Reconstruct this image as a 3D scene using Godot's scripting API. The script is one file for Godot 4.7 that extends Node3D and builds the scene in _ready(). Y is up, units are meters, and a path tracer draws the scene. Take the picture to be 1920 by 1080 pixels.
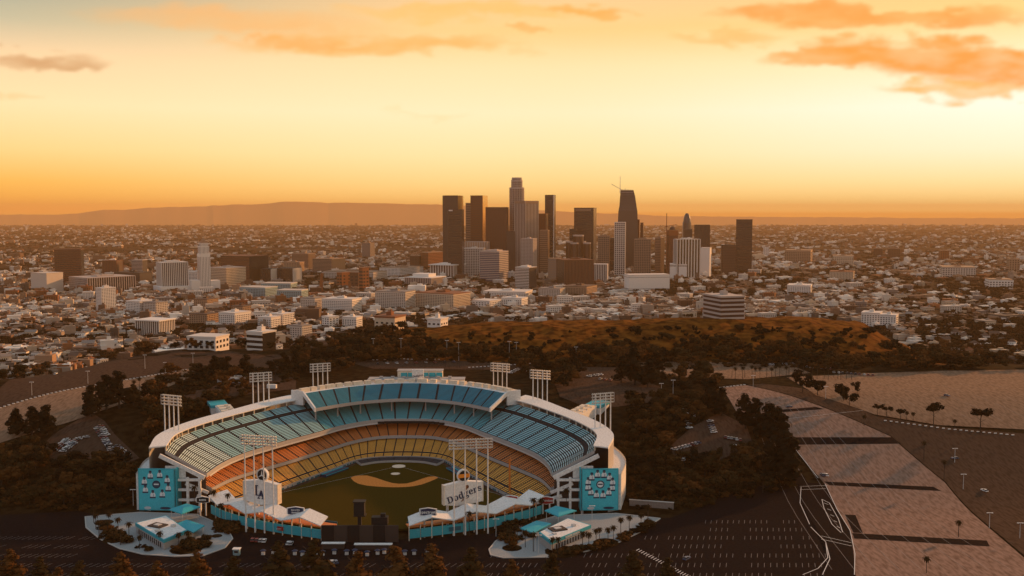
extends Node3D
# A ballpark on a plateau at sunset, the downtown towers and the city basin behind it. Metres, y up. The lens stands over the origin and looks towards -z.
const F := 1900.0                       # focal length in photo pixels (photo 1920 x 1080)
const EYE := 161.0                      # height of the lens above the playing field
const PITCH := 0.0746                   # downward tilt
const HOME := Vector3(-72, 0, -634)     # home plate
const DUSK := Vector3(0.743, 0.242, -0.624)   # towards the sun
var M := {}
var used := {}
var rng := RandomNumberGenerator.new()
var nz := FastNoiseLite.new()
var nz2 := FastNoiseLite.new()
var foot := PackedVector2Array()
var taken := {}

class MB:
	var v := PackedVector3Array()
	var n := PackedVector3Array()
	var u := PackedVector2Array()
	var c := PackedColorArray()
	func tri(a: Vector3, b: Vector3, d: Vector3) -> void:
		var m := (b - a).cross(d - a).normalized()
		v.append(a); v.append(d); v.append(b)
		n.append(m); n.append(m); n.append(m)
	func quad(a: Vector3, b: Vector3, d: Vector3, e: Vector3) -> void:
		var m := (d - a).cross(e - b).normalized()
		v.append(a); v.append(d); v.append(b); v.append(a); v.append(e); v.append(d)
		for i in 6: n.append(m)
	func quv(a: Vector3, b: Vector3, d: Vector3, e: Vector3) -> void:
		quad(a, b, d, e)
		var t := [Vector2(0, 1), Vector2(1, 0), Vector2(1, 1), Vector2(0, 1), Vector2(0, 0), Vector2(1, 0)]
		for q in t: u.append(q)
	func slab(p: Vector3, s: Vector3, b := Basis()) -> void:
		var x := b.x * s.x * 0.5
		var y := b.y * s.y * 0.5
		var z := b.z * s.z * 0.5
		quad(p - x - y + z, p + x - y + z, p + x + y + z, p - x + y + z)
		quad(p + x - y - z, p - x - y - z, p - x + y - z, p + x + y - z)
		quad(p + x - y + z, p + x - y - z, p + x + y - z, p + x + y + z)
		quad(p - x - y - z, p - x - y + z, p - x + y + z, p - x + y - z)
		quad(p - x + y + z, p + x + y + z, p + x + y - z, p - x + y - z)
		quad(p - x - y - z, p + x - y - z, p + x - y + z, p - x - y + z)
	func bar(a: Vector3, b: Vector3, w: float, h := -1.0) -> void:
		var d := b - a
		var z := d.normalized()
		var s := Vector3.UP if absf(z.y) < 0.95 else Vector3.RIGHT
		var x := s.cross(z).normalized()
		slab((a + b) * 0.5, Vector3(w, w if h < 0 else h, d.length()), Basis(x, z.cross(x), z))
	func tube(a: Vector3, b: Vector3, r0: float, r1: float, k := 8) -> void:
		var z := (b - a).normalized()
		var s := Vector3.UP if absf(z.y) < 0.95 else Vector3.RIGHT
		var x := s.cross(z).normalized()
		var y := z.cross(x)
		for i in k:
			var p := TAU * i / k
			var q := TAU * (i + 1) / k
			var e := x * cos(p) + y * sin(p)
			var f := x * cos(q) + y * sin(q)
			quad(a + e * r0, a + f * r0, b + f * r1, b + e * r1)
			tri(b, b + e * r1, b + f * r1)
			tri(a, a + f * r0, a + e * r0)
	func prism(p: PackedVector2Array, y0: float, y1: float) -> void:
		var q := p
		if not Geometry2D.is_polygon_clockwise(q):
			q = p.duplicate(); q.reverse()
		var k := q.size()
		for i in k:
			var a := q[i]
			var b := q[(i + 1) % k]
			quad(Vector3(b.x, y0, b.y), Vector3(a.x, y0, a.y), Vector3(a.x, y1, a.y), Vector3(b.x, y1, b.y))
		var t := Geometry2D.triangulate_polygon(q)
		for i in range(0, t.size(), 3):
			flat(q[t[i]], q[t[i + 1]], q[t[i + 2]], y1)
	func flat(a: Vector2, b: Vector2, d: Vector2, y: float) -> void:
		var s := (b - a).cross(d - a)
		if s < 0: tri(Vector3(a.x, y, a.y), Vector3(b.x, y, b.y), Vector3(d.x, y, d.y))
		else: tri(Vector3(a.x, y, a.y), Vector3(d.x, y, d.y), Vector3(b.x, y, b.y))
	func done() -> ArrayMesh:
		var m := ArrayMesh.new()
		if v.is_empty(): return m
		var a := []
		a.resize(Mesh.ARRAY_MAX)
		a[Mesh.ARRAY_VERTEX] = v
		a[Mesh.ARRAY_NORMAL] = n
		if u.size() == v.size(): a[Mesh.ARRAY_TEX_UV] = u
		if c.size() == v.size(): a[Mesh.ARRAY_COLOR] = c
		m.add_surface_from_arrays(Mesh.PRIMITIVE_TRIANGLES, a)
		return m

# ---------- names, labels ----------
func numbered(s: String) -> String:
	var k: int = used.get(s, 0)
	used[s] = k + 1
	return s if k == 0 else "%s_%03d" % [s, k]
func tag(o: Node, label: String, category: String, group := "", kind := "") -> void:
	if label: o.set_meta("label", label)
	if category: o.set_meta("category", category)
	if group: o.set_meta("group", group)
	if kind: o.set_meta("kind", kind)
func thing(called: String, label: String, category: String, at := Vector3.ZERO, turn := 0.0, group := "") -> Node3D:
	var o := Node3D.new()
	o.name = numbered(called)
	add_child(o)
	o.position = at
	o.rotation.y = turn
	tag(o, label, category, group)
	return o
func part(called: String, mesh, mat: Material, parent: Node) -> MeshInstance3D:
	var o := MeshInstance3D.new()
	o.name = numbered(called) if parent == self else called
	o.mesh = mesh.done() if mesh is MB else mesh
	o.material_override = mat
	parent.add_child(o, true)
	return o
func ground_part(called: String, mesh, mat: Material) -> MeshInstance3D:
	var o := part(called, mesh, mat, self)
	o.set_meta("kind", "structure")
	return o
func copy(o: Node3D, called: String, at: Vector3, turn: float, label := "", group := "") -> Node3D:
	var c: Node3D = o.duplicate()
	c.name = numbered(called)
	add_child(c)
	c.position = at
	c.rotation.y = turn
	if label: c.set_meta("label", label)
	if group: c.set_meta("group", group)
	return c

# ---------- materials ----------
func noise_tex(freq: float, ramp: Array, size := 512, oct := 5, sd := 1) -> NoiseTexture2D:
	var t := NoiseTexture2D.new()
	t.width = size; t.height = size; t.seamless = true
	var f := FastNoiseLite.new()
	f.seed = sd; f.frequency = freq; f.fractal_octaves = oct
	t.noise = f
	if ramp.size():
		var g := Gradient.new()
		g.offsets = PackedFloat32Array(ramp.map(func(e): return e[0]))
		g.colors = PackedColorArray(ramp.map(func(e): return e[1]))
		t.color_ramp = g
	return t
func lin(r: float, g: float, b: float) -> Color:
	return Color(r, g, b).linear_to_srgb()
func mat(key: String, r: float, g: float, b: float, rough := 0.85, metal := 0.0, spec := 0.4) -> StandardMaterial3D:
	var m := StandardMaterial3D.new()
	m.resource_name = key
	m.albedo_color = lin(r, g, b)
	m.roughness = rough; m.metallic = metal; m.metallic_specular = spec
	M[key] = m
	return m
func grain(key: String, tex: Texture2D, metres: float) -> void:
	var m: StandardMaterial3D = M[key]
	m.albedo_texture = tex
	m.uv1_triplanar = true; m.uv1_world_triplanar = true
	m.uv1_scale = Vector3.ONE / metres

# ---------- lens geometry: a pixel of the photograph to a direction; distance comes from the ground met ----------
func hgt(py: float, d: float) -> float:
	var k := (540.0 - py) / F
	return EYE + d * (k * cos(PITCH) - sin(PITCH)) / (cos(PITCH) + k * sin(PITCH))
func wx(px: float, d: float, h: float) -> float:
	return (px - 960.0) / F * (d * cos(PITCH) + (EYE - h) * sin(PITCH))
func at_h(px: float, py: float, h: float) -> Vector3:
	var k := (540.0 - py) / F
	var d := (h - EYE) * (cos(PITCH) + k * sin(PITCH)) / (k * cos(PITCH) - sin(PITCH))
	return Vector3(wx(px, d, h), h, -d)
func on_ground(px: float, py: float) -> Vector3:
	var lo := 395.0
	var hi := lo
	while hi < 42000.0:
		hi = lo * 1.02
		var h := hgt(py, hi)
		if h < T(wx(px, hi, h), -hi): break
		lo = hi
	for i in 14:
		var m := (lo + hi) * 0.5
		var h := hgt(py, m)
		if h < T(wx(px, m, h), -m): hi = m
		else: lo = m
	var e := hgt(py, hi)
	return Vector3(wx(px, hi, e), e, -hi)

func table(x: float, t: Array) -> float:
	if x <= t[0][0]: return t[0][1]
	for i in range(1, t.size()):
		if x <= t[i][0]:
			var f: float = (x - t[i - 1][0]) / (t[i][0] - t[i - 1][0])
			return lerpf(t[i - 1][1], t[i][1], f * f * (3 - 2 * f))
	return t[-1][1]
const RIDGE := [[560, 30], [640, 34], [760, 45], [950, 51], [1100, 53], [1400, 56], [1500, 56], [1600, 52], [1690, 36], [1800, 14], [2200, 6]]
const EDGE := [[-400, 690], [0, 765], [380, 945], [560, 945], [760, 1000], [1600, 1000], [1780, 900], [2000, 840], [2600, 800]]
func T(x: float, z: float) -> float:      # height of the land
	var d := -z
	var zr := z - HOME.z
	if d > 480.0 and d < 745.0 and x > -215 and x < 70 and Geometry2D.is_point_in_polygon(Vector2(x - HOME.x, zr), foot): return -2.0
	var h := 30.0 * (1.0 - smoothstep(-110.0, 110.0, zr))
	if d > 690.0:
		var px := 960.0 + F * x / maxf(d, 300.0)
		var e := table(px, EDGE)
		h += (table(px, RIDGE) - 30.0) * smoothstep(855.0, 1000.0, d)
		var c := -40.0 - 30.0 * clampf((d - 1200.0) / 1500.0, 0, 1) - 45.0 * clampf((d - 3000.0) / 20000.0, 0, 1)
		if d > 1050.0 and d < 6000.0: c += 9.0 * nz.get_noise_2d(x * 0.35, z * 0.35) * smoothstep(1050.0, 1400.0, d)
		h = lerpf(h, c, smoothstep(e, e + 330.0, d))
		if d > 860.0 and d < 1300.0: h += 3.0 * nz2.get_noise_2d(x * 1.6, z * 1.6) * smoothstep(860.0, 940.0, d)
	return h

func px_poly(a: Array) -> PackedVector2Array:
	var o := PackedVector2Array()
	for i in range(0, a.size(), 2):
		var p := on_ground(a[i], a[i + 1])
		o.append(Vector2(p.x, p.z))
	return o
func drape(mb: MB, poly: PackedVector2Array, lift: float, cell := 12.0) -> void:   # a sheet that follows the land
	var r := Rect2(poly[0], Vector2.ZERO)
	for p in poly: r = r.expand(p)
	var x := floorf(r.position.x / cell) * cell
	while x < r.end.x:
		var z := floorf(r.position.y / cell) * cell
		while z < r.end.y:
			var q := PackedVector2Array([Vector2(x, z), Vector2(x + cell, z), Vector2(x + cell, z + cell), Vector2(x, z + cell)])
			for s in Geometry2D.intersect_polygons(poly, q):
				var t := Geometry2D.triangulate_polygon(s)
				for i in range(0, t.size(), 3):
					var a: Vector2 = s[t[i]]
					var b: Vector2 = s[t[i + 1]]
					var c: Vector2 = s[t[i + 2]]
					if (b - a).cross(c - a) > 0:
						var k := b; b = c; c = k
					mb.tri(Vector3(a.x, T(a.x, a.y) + lift, a.y), Vector3(b.x, T(b.x, b.y) + lift, b.y), Vector3(c.x, T(c.x, c.y) + lift, c.y))
			z += cell
		x += cell
func stripe(mb: MB, a: Vector2, b: Vector2, w: float, lift: float) -> void:        # a painted line on the land
	var l := (b - a).length()
	var k := maxi(1, int(l / 25.0))
	var s := (b - a).normalized().orthogonal() * w * 0.5
	for i in k:
		var p := a.lerp(b, float(i) / k)
		var q := a.lerp(b, float(i + 1) / k)
		var hp := T(p.x, p.y) + lift
		var hq := T(q.x, q.y) + lift
		var m := MB.new()
		m.quad(Vector3(p.x - s.x, hp, p.y - s.y), Vector3(p.x + s.x, hp, p.y + s.y), Vector3(q.x + s.x, hq, q.y + s.y), Vector3(q.x - s.x, hq, q.y - s.y))
		if m.n[0].y < 0:
			m = MB.new()
			m.quad(Vector3(q.x - s.x, hq, q.y - s.y), Vector3(q.x + s.x, hq, q.y + s.y), Vector3(p.x + s.x, hp, p.y + s.y), Vector3(p.x - s.x, hp, p.y - s.y))
		mb.v.append_array(m.v); mb.n.append_array(m.n)
func lines_px(mb: MB, a: Array, w: float, lift: float) -> void:
	for i in range(0, a.size() - 2, 2):
		var p := on_ground(a[i], a[i + 1])
		var q := on_ground(a[i + 2], a[i + 3])
		stripe(mb, Vector2(p.x, p.z), Vector2(q.x, q.z), w, lift)

# ---------- the sky ----------
func s2l(r: float, g: float, b: float) -> Vector3:
	var c := Color(r / 255.0, g / 255.0, b / 255.0).srgb_to_linear()
	return Vector3(c.r, c.g, c.b)
var SKY := []
func sky_at(dir: Vector3) -> Vector3:
	var el := rad_to_deg(asin(clampf(dir.y, -1, 1)))
	var az := rad_to_deg(atan2(dir.x, -dir.z))
	var e := maxf(el, 0.0)
	# three columns of the photograph's sky, left, middle and right of the view, that go on smoothly round the horizon
	var side := (az + 27.0) / 54.0
	var l := sky_col(0, e)
	var m := sky_col(1, e)
	var r := sky_col(2, e)
	var back := sky_col(3, e)
	var c: Vector3
	if side < 0.5: c = l.lerp(m, smoothstep(-0.12, 0.5, side))
	else: c = m.lerp(r, smoothstep(0.5, 1.1, side))
	var off := absf(wrapf(az - 35.0, -180, 180))
	c = c.lerp(back, smoothstep(60.0, 150.0, off))
	if el > 0.0 and el < 70.0:
		var k := 1.0 / maxf(dir.y + 0.12, 0.05)
		var q := Vector2(dir.x, dir.z) * k
		var n := nz.get_noise_3d(q.x * 22.0, q.y * 60.0, 7.0) + 0.5 * nz2.get_noise_3d(q.x * 60.0, q.y * 150.0, 3.0)
		var cl := smoothstep(0.12, 0.55, n) * smoothstep(6.0, 14.0, el) * (1.0 - smoothstep(40.0, 70.0, el))
		var amt := 0.30 * cl
		var tone := c * Vector3(1.0, 0.72, 0.45)
		if dir.z < -0.5:
			var cp := cos(PITCH)
			var sp := sin(PITCH)
			var zc := -dir.z * cp - dir.y * sp
			var px := 960.0 + F * dir.x / zc
			var py := 540.0 - F * (dir.y * cp - dir.z * sp) / zc
			var w := 26.0 * nz2.get_noise_2d(px * 0.16, py * 0.7) + 12.0 * nz2.get_noise_2d(px * 0.7 + 90, py * 1.8)
			var wy := py + w
			var wxx := px + 3.0 * w
			for b in SKY:     # cloud banks: centre, half sizes, edge softness, strength, colour
				var ex: float = (wxx - b[0]) / b[2]
				var ey: float = (wy - b[1] - b[8] * (px - b[0])) / b[3]
				var g := 1.0 - smoothstep(1.0 - b[4], 1.0, ex * ex + ey * ey)
				var s: float = g * b[5]
				c = c.lerp(b[6], s * (0.72 + 0.28 * clampf(0.5 + 1.4 * nz2.get_noise_2d(px * 0.35, py * 1.3 + b[7]), 0, 1)))
			amt *= 0.5
		c = c.lerp(tone, amt)
	return c
const COLS := [
	[[0.0, 246, 156, 48], [1.6, 249, 184, 80], [3.2, 250, 208, 132], [5.5, 250, 220, 166], [8.0, 240, 204, 158], [9.6, 186, 180, 152], [12.0, 124, 148, 142], [20.0, 138, 158, 164], [40.0, 142, 160, 172], [90.0, 138, 158, 176]],
	[[0.0, 253, 194, 96], [1.6, 252, 214, 138], [3.2, 251, 224, 164], [5.5, 252, 229, 184], [8.0, 252, 219, 166], [10.0, 247, 202, 134], [12.0, 240, 196, 142], [20.0, 184, 180, 168], [40.0, 148, 162, 172], [90.0, 138, 158, 176]],
	[[0.0, 255, 206, 112], [1.6, 255, 230, 166], [3.2, 255, 240, 204], [5.5, 255, 247, 226], [8.0, 255, 232, 184], [10.0, 250, 206, 132], [12.0, 247, 196, 124], [20.0, 202, 186, 164], [40.0, 154, 164, 168], [90.0, 138, 158, 176]],
	[[0.0, 208, 184, 172], [5.0, 206, 188, 180], [12.0, 184, 182, 184], [25.0, 156, 166, 178], [90.0, 138, 158, 176]]]
func sky_col(i: int, e: float) -> Vector3:
	var t: Array = COLS[i]
	for k in range(1, t.size()):
		if e <= t[k][0]:
			var f: float = (e - t[k - 1][0]) / (t[k][0] - t[k - 1][0])
			return s2l(t[k - 1][1], t[k - 1][2], t[k - 1][3]).lerp(s2l(t[k][1], t[k][2], t[k][3]), f)
	return s2l(t[-1][1], t[-1][2], t[-1][3])
func make_sky() -> ImageTexture:
	SKY = [
		[1640, 30, 360, 26, 0.7, 0.75, s2l(238, 142, 52), 0, 0.02], [1900, 128, 420, 52, 0.6, 0.9, s2l(240, 146, 48), 50, 0.10], [1560, 112, 170, 20, 0.8, 0.75, s2l(240, 152, 62), 20, 0.0],
		[1820, 175, 190, 22, 0.7, 0.8, s2l(244, 168, 70), 70, 0.05], [700, 84, 330, 24, 0.9, 0.8, s2l(247, 172, 88), 10, 0.0], [440, 40, 330, 36, 0.9, 0.62, s2l(242, 176, 104), 80, 0.05],
		[900, 22, 300, 24, 0.9, 0.7, s2l(246, 186, 98), 30, 0.0], [1350, 66, 120, 16, 1.0, 0.6, s2l(246, 172, 86), 40, 0.0], [70, 112, 150, 17, 0.9, 0.75, s2l(196, 142, 92), 60, 0.03],
		[1100, 20, 100, 12, 0.9, 0.75, s2l(244, 164, 76), 25, 0.03], [560, 82, 120, 9, 0.9, 0.6, s2l(244, 166, 88), 25, 0.0], [1020, 62, 30, 9, 0.8, 0.7, s2l(244, 170, 90), 0, 0.0], [30, 186, 90, 8, 1.0, 0.4, s2l(240, 180, 110), 15, 0.0], [800, 210, 90, 8, 1.0, 0.3, s2l(246, 205, 140), 15, 0.0]]
	var low := Image.create_empty(768, 384, false, Image.FORMAT_RGBAF)
	var hor := s2l(244, 166, 66)
	low.fill(Color(hor.x, hor.y, hor.z))
	for y in 192:
		var el := PI / 2 - (y + 0.5) / 384.0 * PI
		for x in 768:
			var az := ((x + 0.5) / 768.0 - 0.5) * TAU
			var c := sky_at(Vector3(sin(az) * cos(el), sin(el), -cos(az) * cos(el)))
			low.set_pixel(x, y, Color(c.x, c.y, c.z))
	low.resize(3072, 1536, Image.INTERPOLATE_BILINEAR)
	for y in range(768 - 230, 769):
		var el := PI / 2 - (y + 0.5) / 1536.0 * PI
		for x in range(1536 - 330, 1536 + 330):
			var az := ((x + 0.5) / 3072.0 - 0.5) * TAU
			var c := sky_at(Vector3(sin(az) * cos(el), sin(el), -cos(az) * cos(el)))
			low.set_pixel(x, y, Color(c.x, c.y, c.z) if y < 768 else Color(hor.x, hor.y, hor.z))
	var out := Image.create_empty(3072, 1536, false, Image.FORMAT_RGBAF)      # a panorama begins at -z
	out.blit_rect(low, Rect2i(1536, 0, 1536, 1536), Vector2i.ZERO)
	out.blit_rect(low, Rect2i(0, 0, 1536, 1536), Vector2i(1536, 0))
	return ImageTexture.create_from_image(out)

func _ready() -> void:
	rng.seed = 20240
	nz.seed = 3; nz.frequency = 0.02; nz.fractal_octaves = 4
	nz2.seed = 11; nz2.frequency = 0.02; nz2.fractal_octaves = 5
	# camera
	var cam := Camera3D.new()
	cam.name = "camera"
	add_child(cam)
	cam.position = Vector3(0, EYE, 0)
	cam.rotation.x = -PITCH
	cam.fov = rad_to_deg(2.0 * atan(540.0 / F))
	cam.near = 1.0
	cam.far = 90000.0
	cam.current = true
	# sky, haze, exposure
	var env := Environment.new()
	var sky := Sky.new()
	var pano := PanoramaSkyMaterial.new()
	pano.panorama = make_sky()
	sky.sky_material = pano
	env.background_mode = Environment.BG_SKY
	env.sky = sky
	env.background_energy_multiplier = 1.0
	env.tonemap_mode = Environment.TONE_MAPPER_LINEAR
	env.tonemap_exposure = 1.2
	env.fog_enabled = true
	env.fog_density = 0.000033
	env.fog_light_color = Color(1.0, 0.80, 0.56)
	env.sdfgi_enabled = true; env.ssao_enabled = true; env.ssil_enabled = true
	var we := WorldEnvironment.new()
	we.name = "environment"
	we.environment = env
	add_child(we)
	# the low sun, to the right of the view
	var sun := DirectionalLight3D.new()
	sun.name = "sun"
	sun.light_energy = 1.35
	sun.light_color = Color(1.0, 0.70, 0.42)
	sun.light_angular_distance = 1.5
	sun.shadow_enabled = true
	add_child(sun)
	sun.look_at_from_position(DUSK * 100.0, Vector3.ZERO)

	materials()
	var full := []
	for i in range(OUTER.size() - 1, 0, -1): full.append(Vector2(-OUTER[i].x, OUTER[i].y))
	full.append_array(OUTER)
	full.append(Vector2(70, 118)); full.append(Vector2(20, 142)); full.append(Vector2(-26, 142)); full.append(Vector2(-74, 118))
	foot = PackedVector2Array(full)
	terrain()
	lots()
	stadium()
	plazas()
	downtown()
	city()
	trees()
	small_things()

func materials() -> void:
	var w := Color.WHITE
	var soil := noise_tex(0.03, [[0.15, Color(0.74, 0.72, 0.70)], [0.5, Color(0.92, 0.915, 0.91)], [0.8, w]], 1024, 6, 5)
	var patch := noise_tex(0.02, [[0.25, Color(0.55, 0.5, 0.46)], [0.5, Color(0.85, 0.82, 0.8)], [0.75, w]], 512, 6, 8)
	var fine := noise_tex(0.05, [[0.2, Color(0.90, 0.895, 0.89)], [0.7, w]], 512, 5, 9)
	mat("brush", 0.030, 0.018, 0.007); grain("brush", patch, 90)
	mat("dry_grass", 0.20, 0.070, 0.010); grain("dry_grass", patch, 130)
	mat("basin", 0.055, 0.033, 0.019); grain("basin", patch, 700)
	mat("asphalt_dark", 0.0105, 0.008, 0.0092, 0.85); grain("asphalt_dark", soil, 60)
	mat("asphalt_brown", 0.080, 0.047, 0.031, 0.85); grain("asphalt_brown", soil, 80)
	mat("asphalt_worn", 0.29, 0.178, 0.128, 0.9); grain("asphalt_worn", soil, 110)
	mat("asphalt_pale", 0.28, 0.17, 0.105, 0.9); grain("asphalt_pale", soil, 100)
	for k in ["asphalt_worn", "asphalt_pale", "asphalt_brown"]: M[k].uv1_scale = Vector3(1.0 / 70.0, 1.0 / 70.0, 1.0 / 260.0)
	mat("paint", 0.62, 0.60, 0.56); mat("paint_faded", 0.26, 0.23, 0.21)
	mat("paving", 0.32, 0.335, 0.33); grain("paving", fine, 20)
	mat("kerb", 0.45, 0.42, 0.38)
	mat("grass", 0.056, 0.038, 0.005); grain("grass", fine, 40)
	mat("clay", 0.70, 0.24, 0.055); grain("clay", fine, 30)
	mat("chalk", 0.72, 0.55, 0.40)
	mat("concrete", 0.40, 0.38, 0.36); grain("concrete", fine, 25)
	mat("tread", 0.042, 0.038, 0.038); mat("tread_pale", 0.20, 0.25, 0.27)
	mat("white", 0.74, 0.72, 0.68); grain("white", fine, 40)
	mat("cream", 0.72, 0.62, 0.48); grain("cream", fine, 60)
	mat("teal", 0.025, 0.37, 0.45, 0.6); grain("teal", fine, 18)
	mat("teal_dark", 0.015, 0.11, 0.15, 0.6)
	mat("navy", 0.012, 0.022, 0.06, 0.5)
	mat("black", 0.008, 0.007, 0.007, 0.7)
	mat("red", 0.30, 0.015, 0.012, 0.5)
	mat("steel", 0.52, 0.50, 0.47, 0.5)
	mat("lamp_glass", 0.45, 0.42, 0.36, 0.25)
	mat("glass", 0.025, 0.022, 0.022, 0.2, 0.0, 0.5)
	mat("seat_yellow", 0.80, 0.36, 0.045, 0.6)
	mat("seat_orange", 0.58, 0.17, 0.028, 0.6)
	mat("seat_reserve", 0.42, 0.56, 0.56, 0.6)
	mat("seat_reserve_mid", 0.10, 0.38, 0.43, 0.6)
	mat("seat_blue", 0.022, 0.22, 0.30, 0.6)
	mat("seat_reserve_mix", 0.24, 0.46, 0.49, 0.6)
	mat("seat_dark", 0.03, 0.026, 0.03, 0.6)
	mat("orange_paint", 0.75, 0.24, 0.02, 0.6)
	# city walls and roofs
	mat("w_white", 0.80, 0.73, 0.65); mat("w_cream", 0.62, 0.48, 0.34); mat("w_tan", 0.36, 0.23, 0.14); mat("w_brown", 0.10, 0.045, 0.024); mat("w_grey", 0.22, 0.18, 0.155)
	mat("w_rust", 0.26, 0.085, 0.025); mat("w_pale", 0.58, 0.50, 0.42); mat("w_teal", 0.26, 0.37, 0.38); mat("w_dark", 0.05, 0.035, 0.028)
	mat("r_tile", 0.24, 0.085, 0.035); mat("r_brown", 0.12, 0.07, 0.045); mat("r_grey", 0.26, 0.22, 0.19); mat("r_white", 0.62, 0.55, 0.47)
	for k in ["w_white", "w_cream", "w_tan", "w_brown", "w_grey", "w_rust", "w_pale", "w_teal", "r_tile", "r_brown", "r_grey", "r_white"]: grain(k, fine, 35)
	mat("g_black", 0.016, 0.013, 0.012, 0.22, 0.0, 0.55); mat("g_brown", 0.06, 0.024, 0.012, 0.3, 0.0, 0.5); mat("g_grey", 0.05, 0.042, 0.038, 0.25, 0.0, 0.5); mat("g_rust", 0.10, 0.032, 0.012, 0.35)
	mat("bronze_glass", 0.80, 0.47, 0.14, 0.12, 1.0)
	mat("fin_pale", 0.42, 0.34, 0.29); mat("fin_dark", 0.03, 0.024, 0.02); mat("fin_tan", 0.26, 0.165, 0.105); mat("fin_white", 0.62, 0.55, 0.48); mat("fin_rust", 0.15, 0.055, 0.024)
	mat("far_hill", 0.58, 0.30, 0.12)
	# plants
	mat("bark", 0.03, 0.02, 0.014)
	mat("leaf_dark", 0.0105, 0.0085, 0.0045); mat("leaf_olive", 0.034, 0.021, 0.0075); mat("leaf_rust", 0.078, 0.034, 0.010); mat("leaf_city", 0.022, 0.014, 0.006)
	mat("palm_leaf", 0.03, 0.02, 0.009)
	for k in ["leaf_dark", "leaf_olive", "leaf_rust", "leaf_city", "palm_leaf"]:
		M[k].metallic_specular = 0.08
		M[k].backlight_enabled = true
		M[k].backlight = Color(M[k].albedo_color.r * 0.5, M[k].albedo_color.g * 0.45, M[k].albedo_color.b * 0.4)
	for e in [["car_white", 0.7, 0.68, 0.65], ["car_silver", 0.36, 0.35, 0.34], ["car_black", 0.012, 0.012, 0.013], ["car_red", 0.22, 0.02, 0.015], ["car_blue", 0.03, 0.06, 0.13]]:
		mat(e[0], e[1], e[2], e[3], 0.3)
		M[e[0]].clearcoat_enabled = true
	for k in ["brush", "dry_grass", "basin", "asphalt_dark", "asphalt_brown", "asphalt_worn", "asphalt_pale", "grass", "clay", "paving", "tread", "far_hill"]:
		M[k].metallic_specular = 0.08
		M[k].roughness = 1.0
	mat("tyre", 0.012, 0.012, 0.012)
	mat("tinted", 0.015, 0.016, 0.018, 0.1)
	var m := mat("tone", 1, 1, 1)
	m.vertex_color_use_as_albedo = true

func sheet(called: String, poly: PackedVector2Array, key: String, lift: float) -> void:
	var b := MB.new()
	drape(b, poly, lift)
	ground_part(called, b, M[key])

func terrain() -> void:
	var near := MB.new()
	var hill := MB.new()
	var basin := MB.new()
	var cs := 10.0
	var nx := 230
	var nd := 160
	var hh := PackedFloat32Array()
	hh.resize((nx + 1) * (nd + 1))
	for j in nd + 1:
		for i in nx + 1: hh[j * (nx + 1) + i] = T(-1150.0 + i * cs, 100.0 - j * cs)
	for j in nd:
		for i in nx:
			var x := -1150.0 + i * cs
			var z := 100.0 - j * cs
			var o := j * (nx + 1) + i
			var d := -z
			var px := 960.0 + F * x / maxf(d, 300.0)
			var b := near
			if d > 868.0 + 12.0 * nz.get_noise_2d(x * 2, z) and px > 690 and px < 1790 and d < 1200: b = hill
			elif d > table(px, EDGE) + 110.0: b = basin
			b.quad(Vector3(x, hh[o], z), Vector3(x + cs, hh[o + 1], z), Vector3(x + cs, hh[o + nx + 2], z - cs), Vector3(x, hh[o + nx + 1], z - cs))
	ground_part("terrain", near, M.brush)
	ground_part("hill", hill, M.dry_grass)
	# the basin runs on to the horizon
	var d0 := 1500.0
	while d0 < 24000.0:
		var d1 := d0 * 1.06
		var k := 48
		for i in k:
			var a := lerpf(-0.77, 0.77, float(i) / k)
			var c := lerpf(-0.77, 0.77, float(i + 1) / k)
			basin.quad(Vector3(a * d0, T(a * d0, -d0), -d0), Vector3(c * d0, T(c * d0, -d0), -d0), Vector3(c * d1, T(c * d1, -d1), -d1), Vector3(a * d1, T(a * d1, -d1), -d1))
		d0 = d1
	ground_part("ground", basin, M.basin)
	# far ranges at the edge of the basin
	var far := MB.new()
	var prof := [[-400, 404], [120, 402], [200, 394], [330, 388], [480, 383], [545, 378], [620, 380], [700, 381], [830, 384], [960, 392], [1130, 400], [1300, 406], [1500, 407], [1800, 409], [2400, 408]]
	var fd := 25000.0
	var x0 := -500.0
	while x0 < 2400.0:
		var x1 := x0 + 12.0
		var ha := hgt(table(x0, prof) + 1.6 * nz.get_noise_1d(x0 * 1.4), fd)
		var hb := hgt(table(x1, prof) + 1.6 * nz.get_noise_1d(x1 * 1.4), fd)
		var a := wx(x0, fd, 0)
		var b := wx(x1, fd, 0)
		var f := 20500.0 / fd
		far.quad(Vector3(a * f, -130, -20500), Vector3(b * f, -130, -20500), Vector3(b, hb, -fd), Vector3(a, ha, -fd))
		far.quad(Vector3(a, ha, -fd), Vector3(b, hb, -fd), Vector3(b * 1.1, -150, -fd * 1.1), Vector3(a * 1.1, -150, -fd * 1.1))
		x0 = x1
	ground_part("mountains", far, M.far_hill)

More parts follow.
